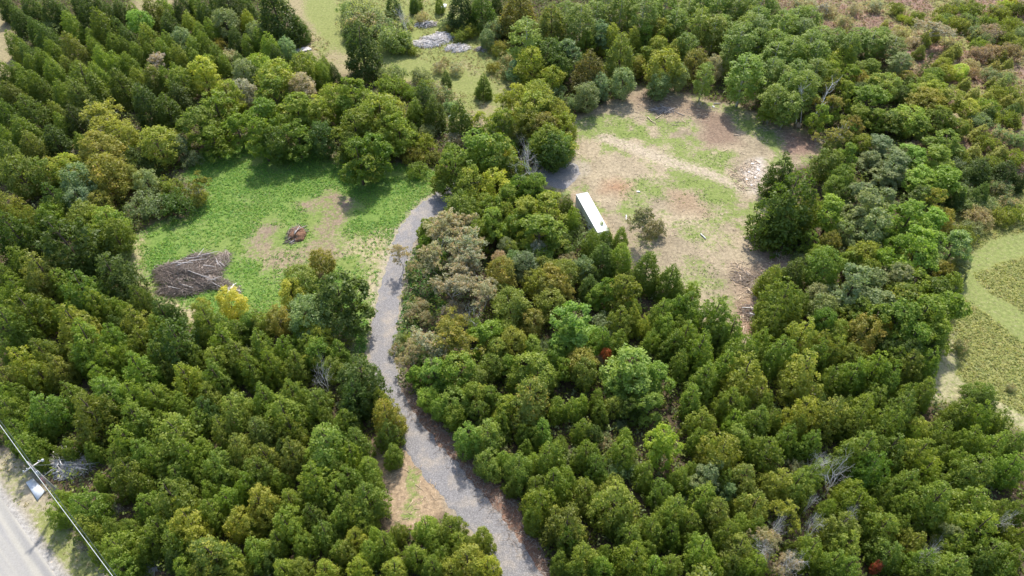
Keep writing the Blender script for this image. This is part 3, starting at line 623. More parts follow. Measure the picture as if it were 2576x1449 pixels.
 ";tB 650,80,140;tg 850,110,190 850,230,150 740,180,120;Tg 1040,210,140 1000,70,190 1250,180,170 1130,80,150;CO 1420,100,300;CB 960,380,190 1110,370,230 1100,560,190 1510,330,170 1230,560,110;Cg 1220,280,150 1370,370,140 1450,390,130 1330,620,210 1560,540,210 1450,580,130 1740,170,130 1640,170,150 1820,330,140 1850,520,180 1920,640,170 1620,740,220 1480,760,170 1840,800,210 1700,690,150 1900,900,120 1500,900,240 1430,1000,150 2100,1050,150 1690,1160,180 2340,1100,190 2160,1160,190 2500,940,220 2420,810,170 2200,1330,270 2350,1390,170 1960,1390,180 2500,1110,170 2480,1360,170 2560,700,160 1830,1300,220 1650,1330,150 1750,1400,140 2150,400,130 2130,500,180 2300,660,160 1950,200,140 1810,140,120 1930,100,120 1400,480,120 1660,450,120 1980,740,110 1290,760,110 2000,1270,130 2300,1240,140"
 ";sb 1740,560,130 1990,440,130 2100,310,90 2110,640,180 1230,520,90 2200,600,100 1450,470,80 2270,730,100 1370,230,110 1140,200,110;sp 1760,860,90 1990,400,80;TB 2250,60,170 2330,180,170;TL 2440,410,230;Co 1700,1040,280 1620,990,180 2080,900,300 2050,780,180 1780,1130,170;Td 1920,380,110 2180,180,140;to 2060,150,120"),
(2560, 1440, "Cg 60,110,180 360,130,190 640,120,120 160,280,210 560,270,210 390,270,170 110,400,150 950,430,180 800,400,170 640,510,250 1350,160,210 1480,80,180 1640,180,210 1550,290,210 1330,290,180 1960,340,170 2100,200,190 2240,230,190 2400,260,150 2180,400,170 1350,490,270 1600,470,230 1820,490,270 2350,480,200 2500,420,170 2200,640,260 2480,640,200 460,670,230 860,760,220 980,680,170 1430,640,240 1280,790,190 1340,880,250 1830,660,210 1680,720,190 1920,850,280 2200,850,280 2400,940,190 140,830,210 320,720,150 430,1050,150 560,1060,150 60,1010,190 1200,1060,240 1550,1250,220 1760,1160,180 1820,1330,190 2050,1220,180 2250,1080,270 2300,1260,240 2450,1290,190 2050,1350,250 1150,1350,190 1240,1390,210 150,1250,210 330,1130,190 200,1390,170 540,1370,210 2420,1400,180 1850,1400,180 2520,1150,170 980,1250,200 60,650,130 1820,50,180 1700,60,140 1060,620,130 700,250,120 220,480,130 1200,600,120 1520,830,150 2000,1040,160 1640,890,140 1100,930,130 2530,950,130 850,1240,110 460,150,110 1230,160,130 60,1170,120 1950,520,130 2060,540,130 1720,310,120 540,1210,110 320,1350,110"
 ";Cy 880,300,160 900,200,230 720,720,210 420,920,90;Co 1140,190,240 1200,270,160 300,500,280 260,940,240 550,900,230 1530,1060,230 430,1240,270 1450,990,140;Cd 1030,130,110 2330,160,100 2290,90,110 2130,1150,130;CB 1250,1210,220 450,440,130;TB 420,380,160;Tb 180,690,170 120,760,170 350,790,140 2010,1130,130 260,640,140;sp 570,100,120 960,80,150 530,170,100 1630,790,120 860,610,110 730,460,90 2480,20,60;so 2300,60,140 2180,60,120;tY 1780,330,110 1730,380,80;nG 990,600,110 1190,690,170 1290,1000,100 990,1100,100 1870,1260,110 650,1180,170 860,1390,150 2410,1010,90 980,860,70 700,1090,110;xy 780,1010,170;xp 700,1280,170 780,1400,150;tR 1480,1370,60;Cg 1480,1180,140 1660,1040,120")
]
SPECIAL = {  # plain words for the trees that stand out most
 (0, 0, 920, 640): "tall smooth-sided green conical cedar, lone cone above the pale yellow leaning tree",
 (0, 0, 1120, 800): "dark green cone-shaped cedar just right of the pale yellow open tree",
 (0, 0, 1530, 560): "bright yellow branching tree rising among dark cedars above the green clearing",
 (0, 0, 1040, 140): "pale lime tree alone among dark cedars near the top left",
 (0, 0, 830, 870): "pale yellow thinning tree beside dark cedars at the upper left clearing edge",
 (0, 0, 2100, 130): "biggest dark cedar at the left edge of the upper grass lane",
 (0, 0, 620, 1370): "pale blue-grey tree beside orange-tinged trees left of the green clearing",
 (1280, 0, 160, 390): "tall dark green columnar cedar standing alone left of the grass lane",
 (1280, 0, 1070, 640): "small lone green cedar standing on the upper mown grass lane",
 (1280, 0, 1580, 170): "tall gold-tipped cedar behind the pale aspen above the bare clearing",
 (1280, 0, 1390, 330): "pale green aspen at the right side of the upper grass lane",
 (1280, 0, 1440, 1210): "leafless grey tree beside the gravel patch at the bare clearing",
 (1280, 0, 1880, 540): "big golden-olive cedar at the top left corner of the bare clearing",
 (1280, 0, 2230, 480): "orange-tipped broadleaf tree behind the top edge of the bare clearing",
 (1280, 0, 2050, 70): "bare white dead tree standing among the aspens at the top",
 (1280, 0, 1090, 900): "thin bright yellow sapling between the two clearings",
 (2560, 0, 100, 470): "orange and yellow tree at the top edge of the bare clearing",
 (2560, 0, 470, 570): "fresh green aspen with a leaning pale trunk at the bare clearing edge",
 (2560, 0, 1530, 180): "narrow leaning yellow-green larch alone on the mauve marsh",
 (2560, 0, 1840, 490): "small dark blue-green spruce among pale yellow trees at upper right",
 (2560, 0, 1120, 1040): "small white-limbed tree with orange leaves above the big dark cedar",
 (2560, 0, 1850, 740): "broad orange-tinged tree in the upper right wood",
 (0, 720, 1310, 70): "dark blue-green shrub at the left end of the green clearing",
 (0, 720, 830, 570): "dark glossy cedar at the left end of the clearing, nearest the big brush pile",
 (0, 720, 1745, 830): "bright yellow tree in front of the big brush pile",
 (0, 720, 2200, 770): "small bright yellow tree left of the large round dark tree",
 (0, 720, 2420, 1080): "bright yellow tree just left of the driveway wood edge",
 (0, 720, 2570, 800): "large round dark green tree between the green clearing and the driveway",
 (0, 720, 2425, 660): "small orange-red leafy branch tree beside the large round dark tree",
 (1280, 720, 130, 1340): "dark olive rounded cedar at the inside of the driveway bend",
 (1280, 720, 450, 470): "thin leaning grey-leaved sapling at the right edge of the driveway",
 (1280, 720, 2000, 230+1000): "bright red maple in the middle of the lower right wood",
 (1280, 720, 1750, 990): "large pale green broadleaf tree in the middle of the central wood",
 (1280, 720, 2200, 1300): "large fresh green broadleaf tree right beside the bright red maple",
 (1280, 720, 960, 920): "twisted bare white tree in the central wood",
 (2560, 720, 800, 60): "huge dark green cedar overhanging the right edge of the bare clearing",
 (2560, 720, 1750, 450): "vivid green maple at the right edge near the mown field path",
 (1280, 1440, 340, 250): "rust-tinged cedar leaning over the driveway from its left side",
 (1280, 1440, 1420, 100): "golden-orange cedar in the wood right of the driveway",
 (1280, 1440, 2440, 410): "lime green broadleaf tree low in the central wood",
 (2560, 1440, 1190, 690): "bare silver-white dead tree in the lower right cedar wood",
 (2560, 1440, 780, 1010): "leaning dead tree with a few yellow leaves in the lower right wood",
 (2560, 1440, 1480, 1370): "small brick-red tree at the bottom edge, lower right wood",
 (2560, 1440, 1780, 330): "small bright yellow tree in the lower right cedar wood",
}
def region(X, Y, x, y):
    if sdist(POLY['marsh'], np.array([x]), np.array([y]))[0] > -3 and X > 1800: return "in marsh scrub"
    if 750 < X < 1330 and Y < 300: return "by grass lane"
    if Y < 420 and X <= 1130: return "above green clearing" if X > 430 else "of upper-left wood"
    if X < 600 and Y < 760: return "left of clearing"
    if X < 960: return "left of driveway"
    if X >= 2300 and Y < 560: return "of far-right scrub"
    if X >= 1290 and Y < 380: return "above bare clearing" if X < 2080 else "of upper-right wood"
    if X > 1880 and Y < 860: return "right of clearing"
    if Y < 860: return "of central wood"
    if X > 1700: return "of lower-right wood"
    return "right of driveway"

trees = []
CLEAR = [(172, 1180, 56, 40), (283, 1280, 22, 16), (385, 1425, 18, 16), (1485, 535, 12, 32), (86, 1225, 16, 22), (30, 1250, 30, 60), (1088, 100, 34, 22), (1150, 120, 24, 10), (1213, 124, 20, 8), (1072, 62, 18, 6), (768, 122, 22, 10), (1078, 522, 26, 20), (1032, 590, 16, 34), (1112, 496, 12, 8), (1003, 680, 14, 40)]
seen_ = set()
for ox, oy, s in TILES:
    for grp in s.split(';'):
        code, *items = grp.split()
        K, Cc = code[0], code[1]
        for it in items:
            tx, ty, tw = map(float, it.split(','))
            if tw < 45: continue
            X = (ox + tx / 2.0125) * 2576 / 3840; Y = (oy + ty / 2.0125) * 2576 / 3840; W = tw / 2.0125 * 2576 / 3840
            sh = KINDS[K][0]
            h = 5.0
            for _ in range(4):                                    # width in metres, then the height a tree that wide has
                x, y = at(X, Y, h * CEN[sh]); px = seen(x, y, h * CEN[sh])[2]
                w = W / px * {'C': 1.42, 'c': 1.34, 't': 1.3, 'T': 1.3, 'a': 1.25, 'l': 1.0, 's': 1.35, 'x': 1.08, 'n': 1.1}.get(K, 1.25)
                h = {'cone': 1.8 + 1.1 * w, 'mound': 2.2 + 1.12 * w, 'round': 2.3 + .95 * w, 'lobed': 2.5 + .95 * w, 'aspen': 5.6 + .8 * w, 'spire': 1.8 + 1.05 * w,
                     'spruce': 3 + 2.0 * w, 'bush': .5 + .62 * w, 'thin': 3.0 + .9 * w, 'dead': 7.0 + .8 * w}[sh]
            if X > 2150 and Y < 470 and K != 's': h *= .66; x, y = at(X, Y, h * CEN[sh])
            if Cc in 'RL': h *= 1.35; x, y = at(X, Y, h * CEN[sh])
            skip = False
            for cx, cy, rx, ry in CLEAR:                          # keep the low things in the clearings in sight
                dx, dy = max(abs(X - cx) - rx, 0), max(abs(Y - cy) - ry, 0)
                room = math.hypot(dx, dy) * 2 / W
                if room < 1.15 and (K in 'cCtTs' or (K == 'x' and tw > 150)):
                    if room < .55: skip = True
                    else: w *= room / 1.15; h *= room / 1.15
            if skip: continue
            trees.append(dict(K=K, C=Cc, X=X, Y=Y, x=x, y=y, w=w, h=h, key=(ox, oy, int(tx), int(ty))))
# at most 300 of one kind stand as things of their own; the smallest of the cedars beyond that grow as one thicket
ced = sorted([t for t in trees if KINDS[t['K']][1] == 'cedar_tree'], key=lambda t: -t['w'] * seen(t['x'], t['y'])[2] - (1000 if t['key'] in SPECIAL else 0))
extra = [t for t in ced[300:]]
print("TREES", len(trees), "cedars", len(ced), {k: sum(1 for t in trees if t['K'] == k) for k in KINDS})
keep = [t for t in trees if not any(t is e for e in extra)]
used_labels = set()
TN = ['the edge', 'a tenth', 'two tenths', 'three tenths', 'four tenths', 'halfway', 'six tenths', 'seven tenths', 'eight tenths', 'nine tenths', 'fully']
ORD = ['leftmost', 'second', 'third', 'fourth', 'fifth', 'sixth', 'seventh', 'eighth', 'ninth', 'tenth', 'eleventh', 'twelfth']
cells = {}
for t in keep:
    if t['key'] in SPECIAL: t['lab'] = SPECIAL[t['key']]; continue
    sh, name, word = KINDS[t['K']]
    cw = 'pale' if t['C'] == 'G' and t['K'] == 'x' else CW[t['C']]
    if t['K'] == 'n': cw, word = 'bare grey', 'tree'
    i, j = min(10, max(0, round(t['X'] / 257.6))), min(10, max(0, round(t['Y'] / 144.9)))
    ac = 'at far left' if i == 0 else 'at far right' if i == 10 else TN[i] + ' across'
    dn = 'top edge' if j == 0 else 'bottom edge' if j == 10 else TN[j] + ' down'
    t['lab0'] = f"{cw} {word} {region(t['X'], t['Y'], t['x'], t['y'])}, {ac}, {dn}"
    t['size'] = 'small ' if t['w'] < 3.6 and t['K'] != 's' else ('broad ' if t['w'] > 6.6 else '')
    cells.setdefault(t['lab0'], []).append(t)
for lab, ts in cells.items():
    ts.sort(key=lambda t: t['X'])
    for k, t in enumerate(ts):
        if len(ts) == 1: t['lab'] = t['size'] + lab
        elif k == 0: t['lab'] = lab + ', leftmost'
        elif k == len(ts) - 1: t['lab'] = lab + ', rightmost'
        else: t['lab'] = lab + f', {ORD[min(k, 11)]} from left'
GRP = {'cedar_tree': 'cedars of the surrounding wood', 'broadleaf_tree': 'broadleaf trees of the surrounding wood', 'aspen_tree': 'aspens above the bare clearing',
       'larch_tree': 'larches of the marsh edge', 'shrub': 'shrubs on open ground and wood edges', 'dead_tree': 'leafless dead trees', 'spruce_tree': None}
proto = {}
def plant(t, i):
    K, Cc = t['K'], t['C']; sh, name, word = KINDS[K]
    v = i % COUNT[sh]
    if (K, v) not in proto:
        r = empty(name, (0, 0, 0)); cm, tm = SH[sh, v]
        if cm: link(bpy.data.objects.new("crown", cm), r)
        link(bpy.data.objects.new("trunk", tm), r)
        proto[K, v] = r; new = r
    else:
        src = proto[K, v]; new = src.copy(); scene.collection.objects.link(new)
        for ch in src.children:
            c = ch.copy(); scene.collection.objects.link(c); c.parent = new
    new.location = (t['x'], t['y'], float(terrain(np.array(t['x']), np.array(t['y']))) - .03)
    new.rotation_euler = (random.uniform(-.05, .05), random.uniform(-.05, .05), random.uniform(0, 6.28))
    t['h'] *= random.uniform(.88, 1.14) if K in 'cCtTa' else 1.0
    if K == 'x' and t['C'] == 'O': new.rotation_euler = (0, random.uniform(.1, .25), random.uniform(-.5, .5))
    s = t['w'] / BASEW[sh]; new.scale = (s, s, t['h'] / BASEH[sh])
    base = np.array(COL[Cc]) * (1 + .10 * rng.normal()) * np.array([1 + .07 * rng.normal(), 1, 1 + .12 * rng.normal()])
    if K in 'cL': base *= .78
    if K == 'a': base = base * .55 + np.array((.25, .32, .11)) * .5
    if K in 'tT': base *= 1.08
    if K == 'l': base = base * .5 + np.array((.36, .36, .10)) * .6
    m = 'leaf'
    if Cc == 'O': m = 'leaf_orange'
    elif Cc == 'Y' and K in 'tx': m = 'leaf'
    elif Cc == 'y' and K in 'tTx': m = 'leaf_yellow'
    elif Cc == 'o' and K in 'tT' and i % 6 == 0: m = 'leaf_orange'
    elif (K in 'sx' and Cc in 'pG') or (K == 's' and Cc == 'b' and i % 3 == 0): m = 'leaf_tan'
    elif K in 'tT' and Cc == 'g' and i % 7 == 0: m = 'leaf_yellow'
    elif K == 'C' and Cc in 'oy' and i % 3 == 0: m = 'leaf_yellow'
    for ch in new.children:
        if ch.name.startswith('crown'):
            ch.color = (*np.clip(base, .01, .9), 1)
            ch.material_slots[0].link = 'OBJECT'; ch.material_slots[0].material = M[m]
    lab = t['lab']
    used_labels.add(lab)
    tag(new, lab, 'shrub' if name == 'shrub' else 'tree', GRP.get(name))
for i, t in enumerate(keep): plant(t, i)
if extra:
    b = MB(); col_ = []
    for i, t in enumerate(extra):
        sh = KINDS[t['K']][0]; me = SH[sh, i % COUNT[sh]][0]
        V = np.empty(len(me.vertices) * 3); me.vertices.foreach_get("co", V); V = V.reshape(-1, 3)
        a = rng.random() * 6.28; Rm = np.array([[math.cos(a), -math.sin(a), 0], [math.sin(a), math.cos(a), 0], [0, 0, 1]])
        s = t['w'] / BASEW[sh]; V = (V @ Rm.T) * [s, s, t['h'] / BASEH[sh]] + [t['x'], t['y'], 0]
        va = np.empty(len(me.polygons)); me.attributes['v'].data.foreach_get("value", va)
        c = np.array(COL[t['C']]) * (1 + .14 * rng.normal())
        b.quads(V, np.arange(len(V)).reshape(-1, 4), va, np.clip(c, .01, .9))
    tag(b.build("cedar_thicket", M['cover']), "small cedars filling the gaps between the larger cedars of the woods", "trees", kind='stuff')
# ------------------------------------------------------------------ stuff nobody could count
def clumps(name, P, rad, hgt, per, leaf, cols, label, up=1.0, flat=False):
    """one mesh of leafy clumps: P places, rad/hgt sizes, cols colour of each clump"""
    n = len(P); per_ = per
    d = unit(n * per_, rng); d[:, 2] = np.abs(d[:, 2])
    k = np.repeat(np.arange(n), per_)
    rr = .55 + .45 * rng.random(n * per_)
    z0 = terrain(P[:, 0], P[:, 1])
    C = np.stack([P[k, 0] + d[:, 0] * rad[k] * rr, P[k, 1] + d[:, 1] * rad[k] * rr, z0[k] + .03 + d[:, 2] * hgt[k] * rr], 1)
    N = d * .5 + rng.normal(size=d.shape) * .5 + [0, 0, up]
    cc = cols[k] * (1 + .12 * rng.normal(size=(len(k), 1)))
    b = MB(); b.cards(C, N, leaf * (.6 + .8 * rng.random(len(k))), .6, np.clip(.5 * rng.random(n)[k] + .5 * rng.random(len(k)), 0, 1), np.clip(cc, .01, .95))
    return tag(b.build(name, M['cover']), label[0], label[1], kind='stuff')
def scatter(x0, x1, y0, y1, step):
    X, Y = np.meshgrid(np.arange(x0, x1, step), np.arange(y0, y1, step))
    X = X.ravel() + rng.uniform(-.5, .5, X.size) * step; Y = Y.ravel() + rng.uniform(-.5, .5, Y.size) * step
    return X, Y
def inview(X, Y, m=60):
    u, v, _ = seen(X, Y); return (u > -m) & (u < 2576 + m) & (v > -m) & (v < 1449 + m * 2)
# undergrowth of the woods
X, Y = scatter(-175, 185, 22, 225, 1.25)
k = inview(X, Y) & (open_ground(X, Y) < -.3) & (sdist(POLY['slash2'], X, Y) < 0); X, Y = X[k], Y[k]
pal = np.array([COL['g'], COL['d'], COL['o'], COL['g'], COL['b'], COL['o']])
clumps("undergrowth", np.stack([X, Y], 1), rng.uniform(.7, 1.2, len(X)), rng.uniform(.5, 2.6, len(X)), 16, .42, pal[rng.integers(0, 6, len(X))] * .8,
       ("dark leafy undergrowth between the trunks of the wood", "undergrowth"))
# leafy weeds of the green clearing
def weeds(name, key, step, hmax, per, leaf, cols, label, dens=1.0, extra=None, rad=(.25, .5)):
    X, Y = scatter(-175, 185, 22, 215, step)
    s = sdist(POLY[key] if isinstance(key, str) else key, X, Y) + (fbm(X, Y, 4, 1) - .5) * 3
    k = inview(X, Y) & (s > 0) & (drive_dist(X, Y) > .35)
    if extra is not None: k &= extra(X, Y)
    k &= rng.random(len(X)) < dens
    X, Y = X[k], Y[k]
    c = np.array(cols)[rng.integers(0, len(cols), len(X))]
    return clumps(name, np.stack([X, Y], 1), rng.uniform(*rad, len(X)), rng.uniform(.12, hmax, len(X)), per, leaf, c, (label, "weeds"))
soil_p = [gp("625,620 655,565 695,550 705,575 690,600 675,635 640,640"), gp("750,515 835,480 895,505 890,545 850,580 845,640 790,640 795,580 800,545"),
          gp("310,700 350,690 440,760 500,790 495,830 430,800 300,750")]
weeds("meadow_weeds", 'green', .44, .45, 8, .24, [(.18, .36, .060), (.24, .41, .075), (.20, .37, .09), (.30, .42, .10)], "bright green leafy weeds covering the left clearing",
      extra=lambda X, Y: np.all([sdist(p, X, Y) + .6 + (fbm(X, Y, 2.2, 9) - .5) * 7 < 0 for p in soil_p], axis=0) & (fbm(X, Y, 3.5, 7) > .30) & ((rng.random(X.shape) < .35) | (sdist(gp("620,640 780,600 880,590 980,600 960,740 900,760 860,680 700,690"), X, Y) < 0)) & ((rng.random(X.shape) < .5) | (fbm(X, Y, 7, 15) > .42)))
gs = [gp("1440,300 1540,280 1600,300 1640,345 1560,345 1480,345 1430,370"), gp("1560,450 1640,440 1780,460 1860,510 1855,560 1790,545 1700,500 1640,500 1600,560 1560,560"),
      gp("1860,290 1940,320 2000,360 1950,375 1900,340 1850,310"), gp("1760,385 1840,380 1850,430 1780,420"), gp("1700,560 1790,540 1840,600 1800,640 1720,610"), gp("1700,640 1760,640 1840,720 1800,760 1720,700")]
weeds("clearing_weeds", 'bare', .8, .28, 6, .18, [(.17, .27, .06), (.21, .31, .08), (.15, .22, .07)], "patches of low green weeds on the bare clearing",
      extra=lambda X, Y: np.any([sdist(p, X, Y) + (fbm(X, Y, 3, 9) - .5) * 5 > 0 for p in gs], axis=0) & (fbm(X, Y, 2.2, 4) > .5), rad=(.2, .45))
weeds("driveside_weeds", gp("1040,600 1080,560 1120,600 1110,700 1130,790 1060,800 1040,860 1010,900 985,880 1000,800 1020,700"), .7, .9, 14, .30,
      [(.07, .19, .03), (.10, .24, .04), (.13, .28, .05)], "lush green weeds along the right side of the driveway", rad=(.4, .8))
weeds("ditch_weeds", gp("905,880 935,790 950,800 935,860 940,930 925,990 900,960"), .7, .7, 14, .26, [(.08, .20, .03), (.12, .26, .045)], "green weeds along the left side of the driveway", rad=(.3, .6))
weeds("field_growth", 'field', .55, .35, 9, .3, [(.36, .38, .13), (.39, .40, .14), (.31, .35, .12), (.38, .36, .15)], "dense olive goldenrod growth on the right hand field",
      extra=lambda X, Y: (sdist(POLY['path1'], X, Y) < -.1) & (sdist(POLY['path2'], X, Y) < -.1), rad=(.4, .8))
weeds("marsh_growth", 'marsh', 1.3, 1.4, 13, .40, [(.33, .22, .18), (.27, .20, .13), (.24, .23, .11), (.34, .27, .15), (.30, .18, .13), (.22, .22, .12)], "mauve and rust coloured scrub covering the marsh", rad=(.6, 1.2))
weeds("lane_growth", 'lane', 1.2, .8, 9, .32, [(.26, .26, .11), (.30, .24, .12), (.22, .25, .09), (.33, .27, .14)], "tall dry grass and goldenrod beside the mown lane",
      extra=lambda X, Y: (sdist(gp("770,40 800,90 860,130 950,150 1000,190 1080,215 1180,235 1250,270 1270,250 1230,200 1150,180 1060,150 1000,125 940,110 870,80 850,30 840,-40 760,-40"), X, Y) < 0) & (fbm(X, Y, 8, 2) > .45), rad=(.4, .9))
weeds("verge_growth", 'verge', .8, .25, 6, .22, [(.33, .31, .15), (.26, .28, .11), (.38, .33, .2)], "thin dry grass on the roadside verge",
      extra=lambda X, Y: (sdist(POLY['road'], X, Y) < -1.1) & (fbm(X, Y, 3, 2) > .45), rad=(.2, .45))

def sticks(n, place, length, rad, tilt=.15, dirf=None, seg=3, n_side=4, mb=None, curve=.08):
    b = mb or MB()
    for i in range(n):
        x, y, z = place(i); L = rng.uniform(*length); a = dirf(x, y) if dirf else rng.uniform(0, 6.28)
        d = np.array([math.cos(a), math.sin(a), rng.normal() * tilt]); s = np.linspace(-.5, .5, seg + 1)[:, None]
        pts = np.array([x, y, z]) + d * L * s + np.cumsum(rng.normal(0, curve * L / seg, (seg + 1, 3)), 0)
        r = rng.uniform(*rad); pts[:, 2] = np.maximum(pts[:, 2], terrain(pts[:, 0], pts[:, 1]) + r * .8)
        b.tube(pts, np.linspace(r, r * .4, seg + 1), n_side)
    return b
# litter of chips and twigs on the bare clearing
def inpoly(key, marg=0):
    P = np.array(POLY[key] if isinstance(key, str) else key); lo, hi = P.min(0), P.max(0)
    def f(i=0):
        while True:
            p = rng.uniform(lo, hi)
            if sdist(P, np.array([p[0]]), np.array([p[1]]))[0] > marg: return p[0], p[1], float(terrain(p[0:1], p[1:2])[0]) + .04
    return f
edge = [gp("1640,225 1800,270 1800,300 1700,320 1600,300 1600,240"), gp("1840,660 1940,650 1960,700 1905,760 1900,850 1870,850 1850,760"), gp("1900,520 1990,600 2000,680 1940,640"), gp("1830,430 1900,400 1925,430 1900,480 1860,480")]
b = sticks(900, inpoly('bare', .5), (.25, 1.2), (.025, .06), seg=2)
for p in edge: sticks(200, inpoly(p), (.5, 2.2), (.035, .08), mb=b, seg=2)
sticks(60, inpoly('green', 2), (.3, 1.2), (.02, .04), mb=b, seg=2)
sticks(90, inpoly('slash', .5), (.4, 1.6), (.02, .05), mb=b, seg=2)
tag(b.build("wood_litter", M['fresh_wood']), "pale wood chips and broken sticks strewn over the cleared ground", "wood litter", kind='stuff')
b = sticks(650, inpoly('slash2'), (.8, 2.6), (.015, .04), tilt=.35); 
tag(b.build("branch_litter", M['brush']), "brown slash branches lying along the right side of the driveway", "branch litter", kind='stuff')
# stones of the gravel
# ------------------------------------------------------------------ brush heaps
def heap(name, loc, pieces, label, group, matl, logs=0, logmat='grey_wood', core=None, cat="brush pile"):
    thick = 2.0 if name == 'lumber_pile' else 1.0
    """pieces: (cx, cy, rx, ry, h, direction, count) lens-shaped stacks of branches, in metres round loc"""
    r = empty(name, (loc[0], loc[1], 0)); b = MB(); fine = MB()
    for cx, cy, rx, ry, h, a0, n in pieces:
        for i in range(n):
            u = math.sqrt(rng.random()); t = rng.uniform(0, 6.28); x = cx + rx * u * math.cos(t); y = cy + ry * u * math.sin(t)
            zt = h * (1 - u) ** .55; z = zt * (1 - .45 * rng.random() ** 2) * (.75 + .5 * float(vn(np.array(x + cx * 3), np.array(y + cy * 3), 1.1, 4))) + .06
            L = rng.uniform(1.0, 3.0) * min(1.0, .5 + rx / 6) * (1.5 if i % 7 == 0 else 1); a = a0 + rng.normal() * (.85 if thick > 1 else .6)
            d = np.array([math.cos(a), math.sin(a), rng.normal() * .09]); s = np.linspace(-.5, .5, 4)[:, None]
            pts = np.array([x, y, z]) + d * L * s + np.array([0, 0, -.18]) * (s * 2) ** 2 + np.cumsum(rng.normal(0, .05, (4, 3)), 0)
            pts[:, 2] = np.maximum(pts[:, 2], .05)
            tgt, rad = (b, thick * rng.uniform(.03, .075)) if i % 3 == 0 else (fine, thick * rng.uniform(.012, .03))
            tgt.tube(pts, np.linspace(rad, rad * .35, 4), 4)
    tag(b.build("branches", M[matl[0]], r), kind='stuff'); tag(fine.build("twigs", M[matl[1]], r), kind='stuff')
    for i in range(logs):
        cx, cy, rx, ry, h, a0, n = pieces[i % len(pieces)]
        a = a0 + rng.normal() * .5; L = rng.uniform(2.0, 3.6) * min(1, .4 + rx / 5); t = rng.uniform(0, 6.28); u = rng.uniform(.2, .75)
        x = cx + rx * u * math.cos(t); y = cy + ry * u * math.sin(t); z = h * (1 - u * u) ** .7 + .12
        lb = MB(); s = np.linspace(-.5, .5, 5)[:, None]
        pts = np.array([x, y, z]) + np.array([math.cos(a), math.sin(a), rng.normal() * .08]) * L * s + np.cumsum(rng.normal(0, .04, (5, 3)), 0)
        lb.tube(pts, np.linspace(.11, .05, 5), 8); lb.build("log", M[logmat], r)
    if core:
        cm = MB(); 
        for cx, cy, rx, ry, h, *_ in core:
            nu, nv = 28, 12; V = []
            for j in range(nv + 1):
                ph = j / nv * math.pi / 2
                for i in range(nu):
                    th = i / nu * 2 * math.pi; k = 1 + .35 * (vn(np.array(cx + rx * math.cos(th) * math.cos(ph)), np.array(cy + ry * math.sin(th) * math.cos(ph)), .7, 3) - .5)
                    V.append((cx + rx * math.cos(th) * math.cos(ph) * k, cy + ry * math.sin(th) * math.cos(ph) * k, h * math.sin(ph) * k - .05))
            F = [[j * nu + i, j * nu + (i + 1) % nu, (j + 1) * nu + (i + 1) % nu, (j + 1) * nu + i] for j in range(nv) for i in range(nu)]
            cm.quads(V, F)
        m, nt, bs = mat("rusty_earth"); tc = node(nt, "ShaderNodeTexCoord").outputs["Object"]; nn = noise(nt, 2.2, 8, .8, tc)
        nt.links.new(ramp(nt, nn.outputs[0], [(.3, (.10, .055, .035)), (.7, (.36, .20, .12))]).outputs[0], bs.inputs["Base Color"])
        bp = node(nt, "ShaderNodeBump"); bp.inputs["Strength"].default_value = 1; bp.inputs["Distance"].default_value = .3
        nt.links.new(nn.outputs[0], bp.inputs["Height"]); nt.links.new(bp.outputs[0], bs.inputs["Normal"])
        cm.build("earth_mound", m, r, True)
    return tag(r, label, cat, group)
M['dark_brush'] = bark("dark_brushwood", (.13, .10, .08), (.42, .35, .30), 2.0)
x, y = at(478, 697); HG = "brush heaps"
heap("brush_pile", (x, y), [(-.3, .2, 5.8, 4.2, 2.5, -.05, 1700), (.8, 4.2, 3.1, 1.9, 1.7, .35, 520), (-3.6, 1.2, 3.4, 2.2, 1.4, .0, 460), (4.6, -2.0, 3.6, 1.7, 1.4, -.5, 560), (-.4, -3.4, 4.2, 1.6, 1.2, .22, 560), (3.6, .8, 2.8, 1.8, 1.3, -.35, 360)],
     "huge heap of grey-brown cut branches at the left of the green clearing", HG, ('brush', 'dark_brush'), logs=22)
x, y = at(562, 655)
heap("brush_pile", (x, y), [(0, 0, 1.5, 2.2, .8, -.9, 330), (.1, -1.5, 1.2, 1.0, .5, -.5, 120)], "small loose heap of twigs just right of the huge brush heap", HG, ('brush', 'brush'), logs=3)
x, y = at(590, 735)
heap("brush_pile", (x, y), [(0, 0, 1.3, 1.0, .55, -.9, 160), (-1.2, .9, 1.2, .9, .4, 1.1, 110)], "reddish twig heap with pale logs behind the bright yellow tree", HG, ('brush', 'brush'), logs=5, logmat='silver_wood')
x, y = at(748, 592)
heap("stump_mound", (x, y), [(-.2, .5, 1.9, 2.0, 1.25, 1.0, 190), (-.9, -1.9, 1.0, .8, .3, .6, 50)], "rusty brown mound of earth and roots in the middle of the green clearing", None, ('brush', 'dark_brush'), logs=3,
     core=[(0, .3, 1.75, 2.0, 1.2), (.3, -.9, 1.3, 1.1, .8), (.2, 1.3, 1.2, 1.0, .9)], cat="earth mound")
x, y = at(172, 1172)
heap("brush_pile", (x, y), [(-.5, .5, 2.4, 1.8, 1.5, -.1, 520), (1.4, -.1, 2.2, 1.4, 1.2, -.15, 400), (.5, -1.4, 1.4, .8, .7, -.1, 140)], "silvery heap of dead branches beside the utility pole", HG, ('silver_wood', 'grey_wood'), logs=6, logmat='silver_wood')
x, y = at(282, 1283)
heap("brush_pile", (x, y), [(0, 0, 1.5, .9, .5, -.6, 240)], "small pinkish twig heap among cedars near the road", HG, ('brush', 'brush'), logs=0)
x, y = at(385, 1425)
heap("brush_pile", (x, y), [(0, 0, .9, .9, .5, .8, 150)], "small grey twig heap at the bottom edge left of the driveway", HG, ('grey_wood', 'grey_wood'), logs=2)
x, y = at(1092, 103)
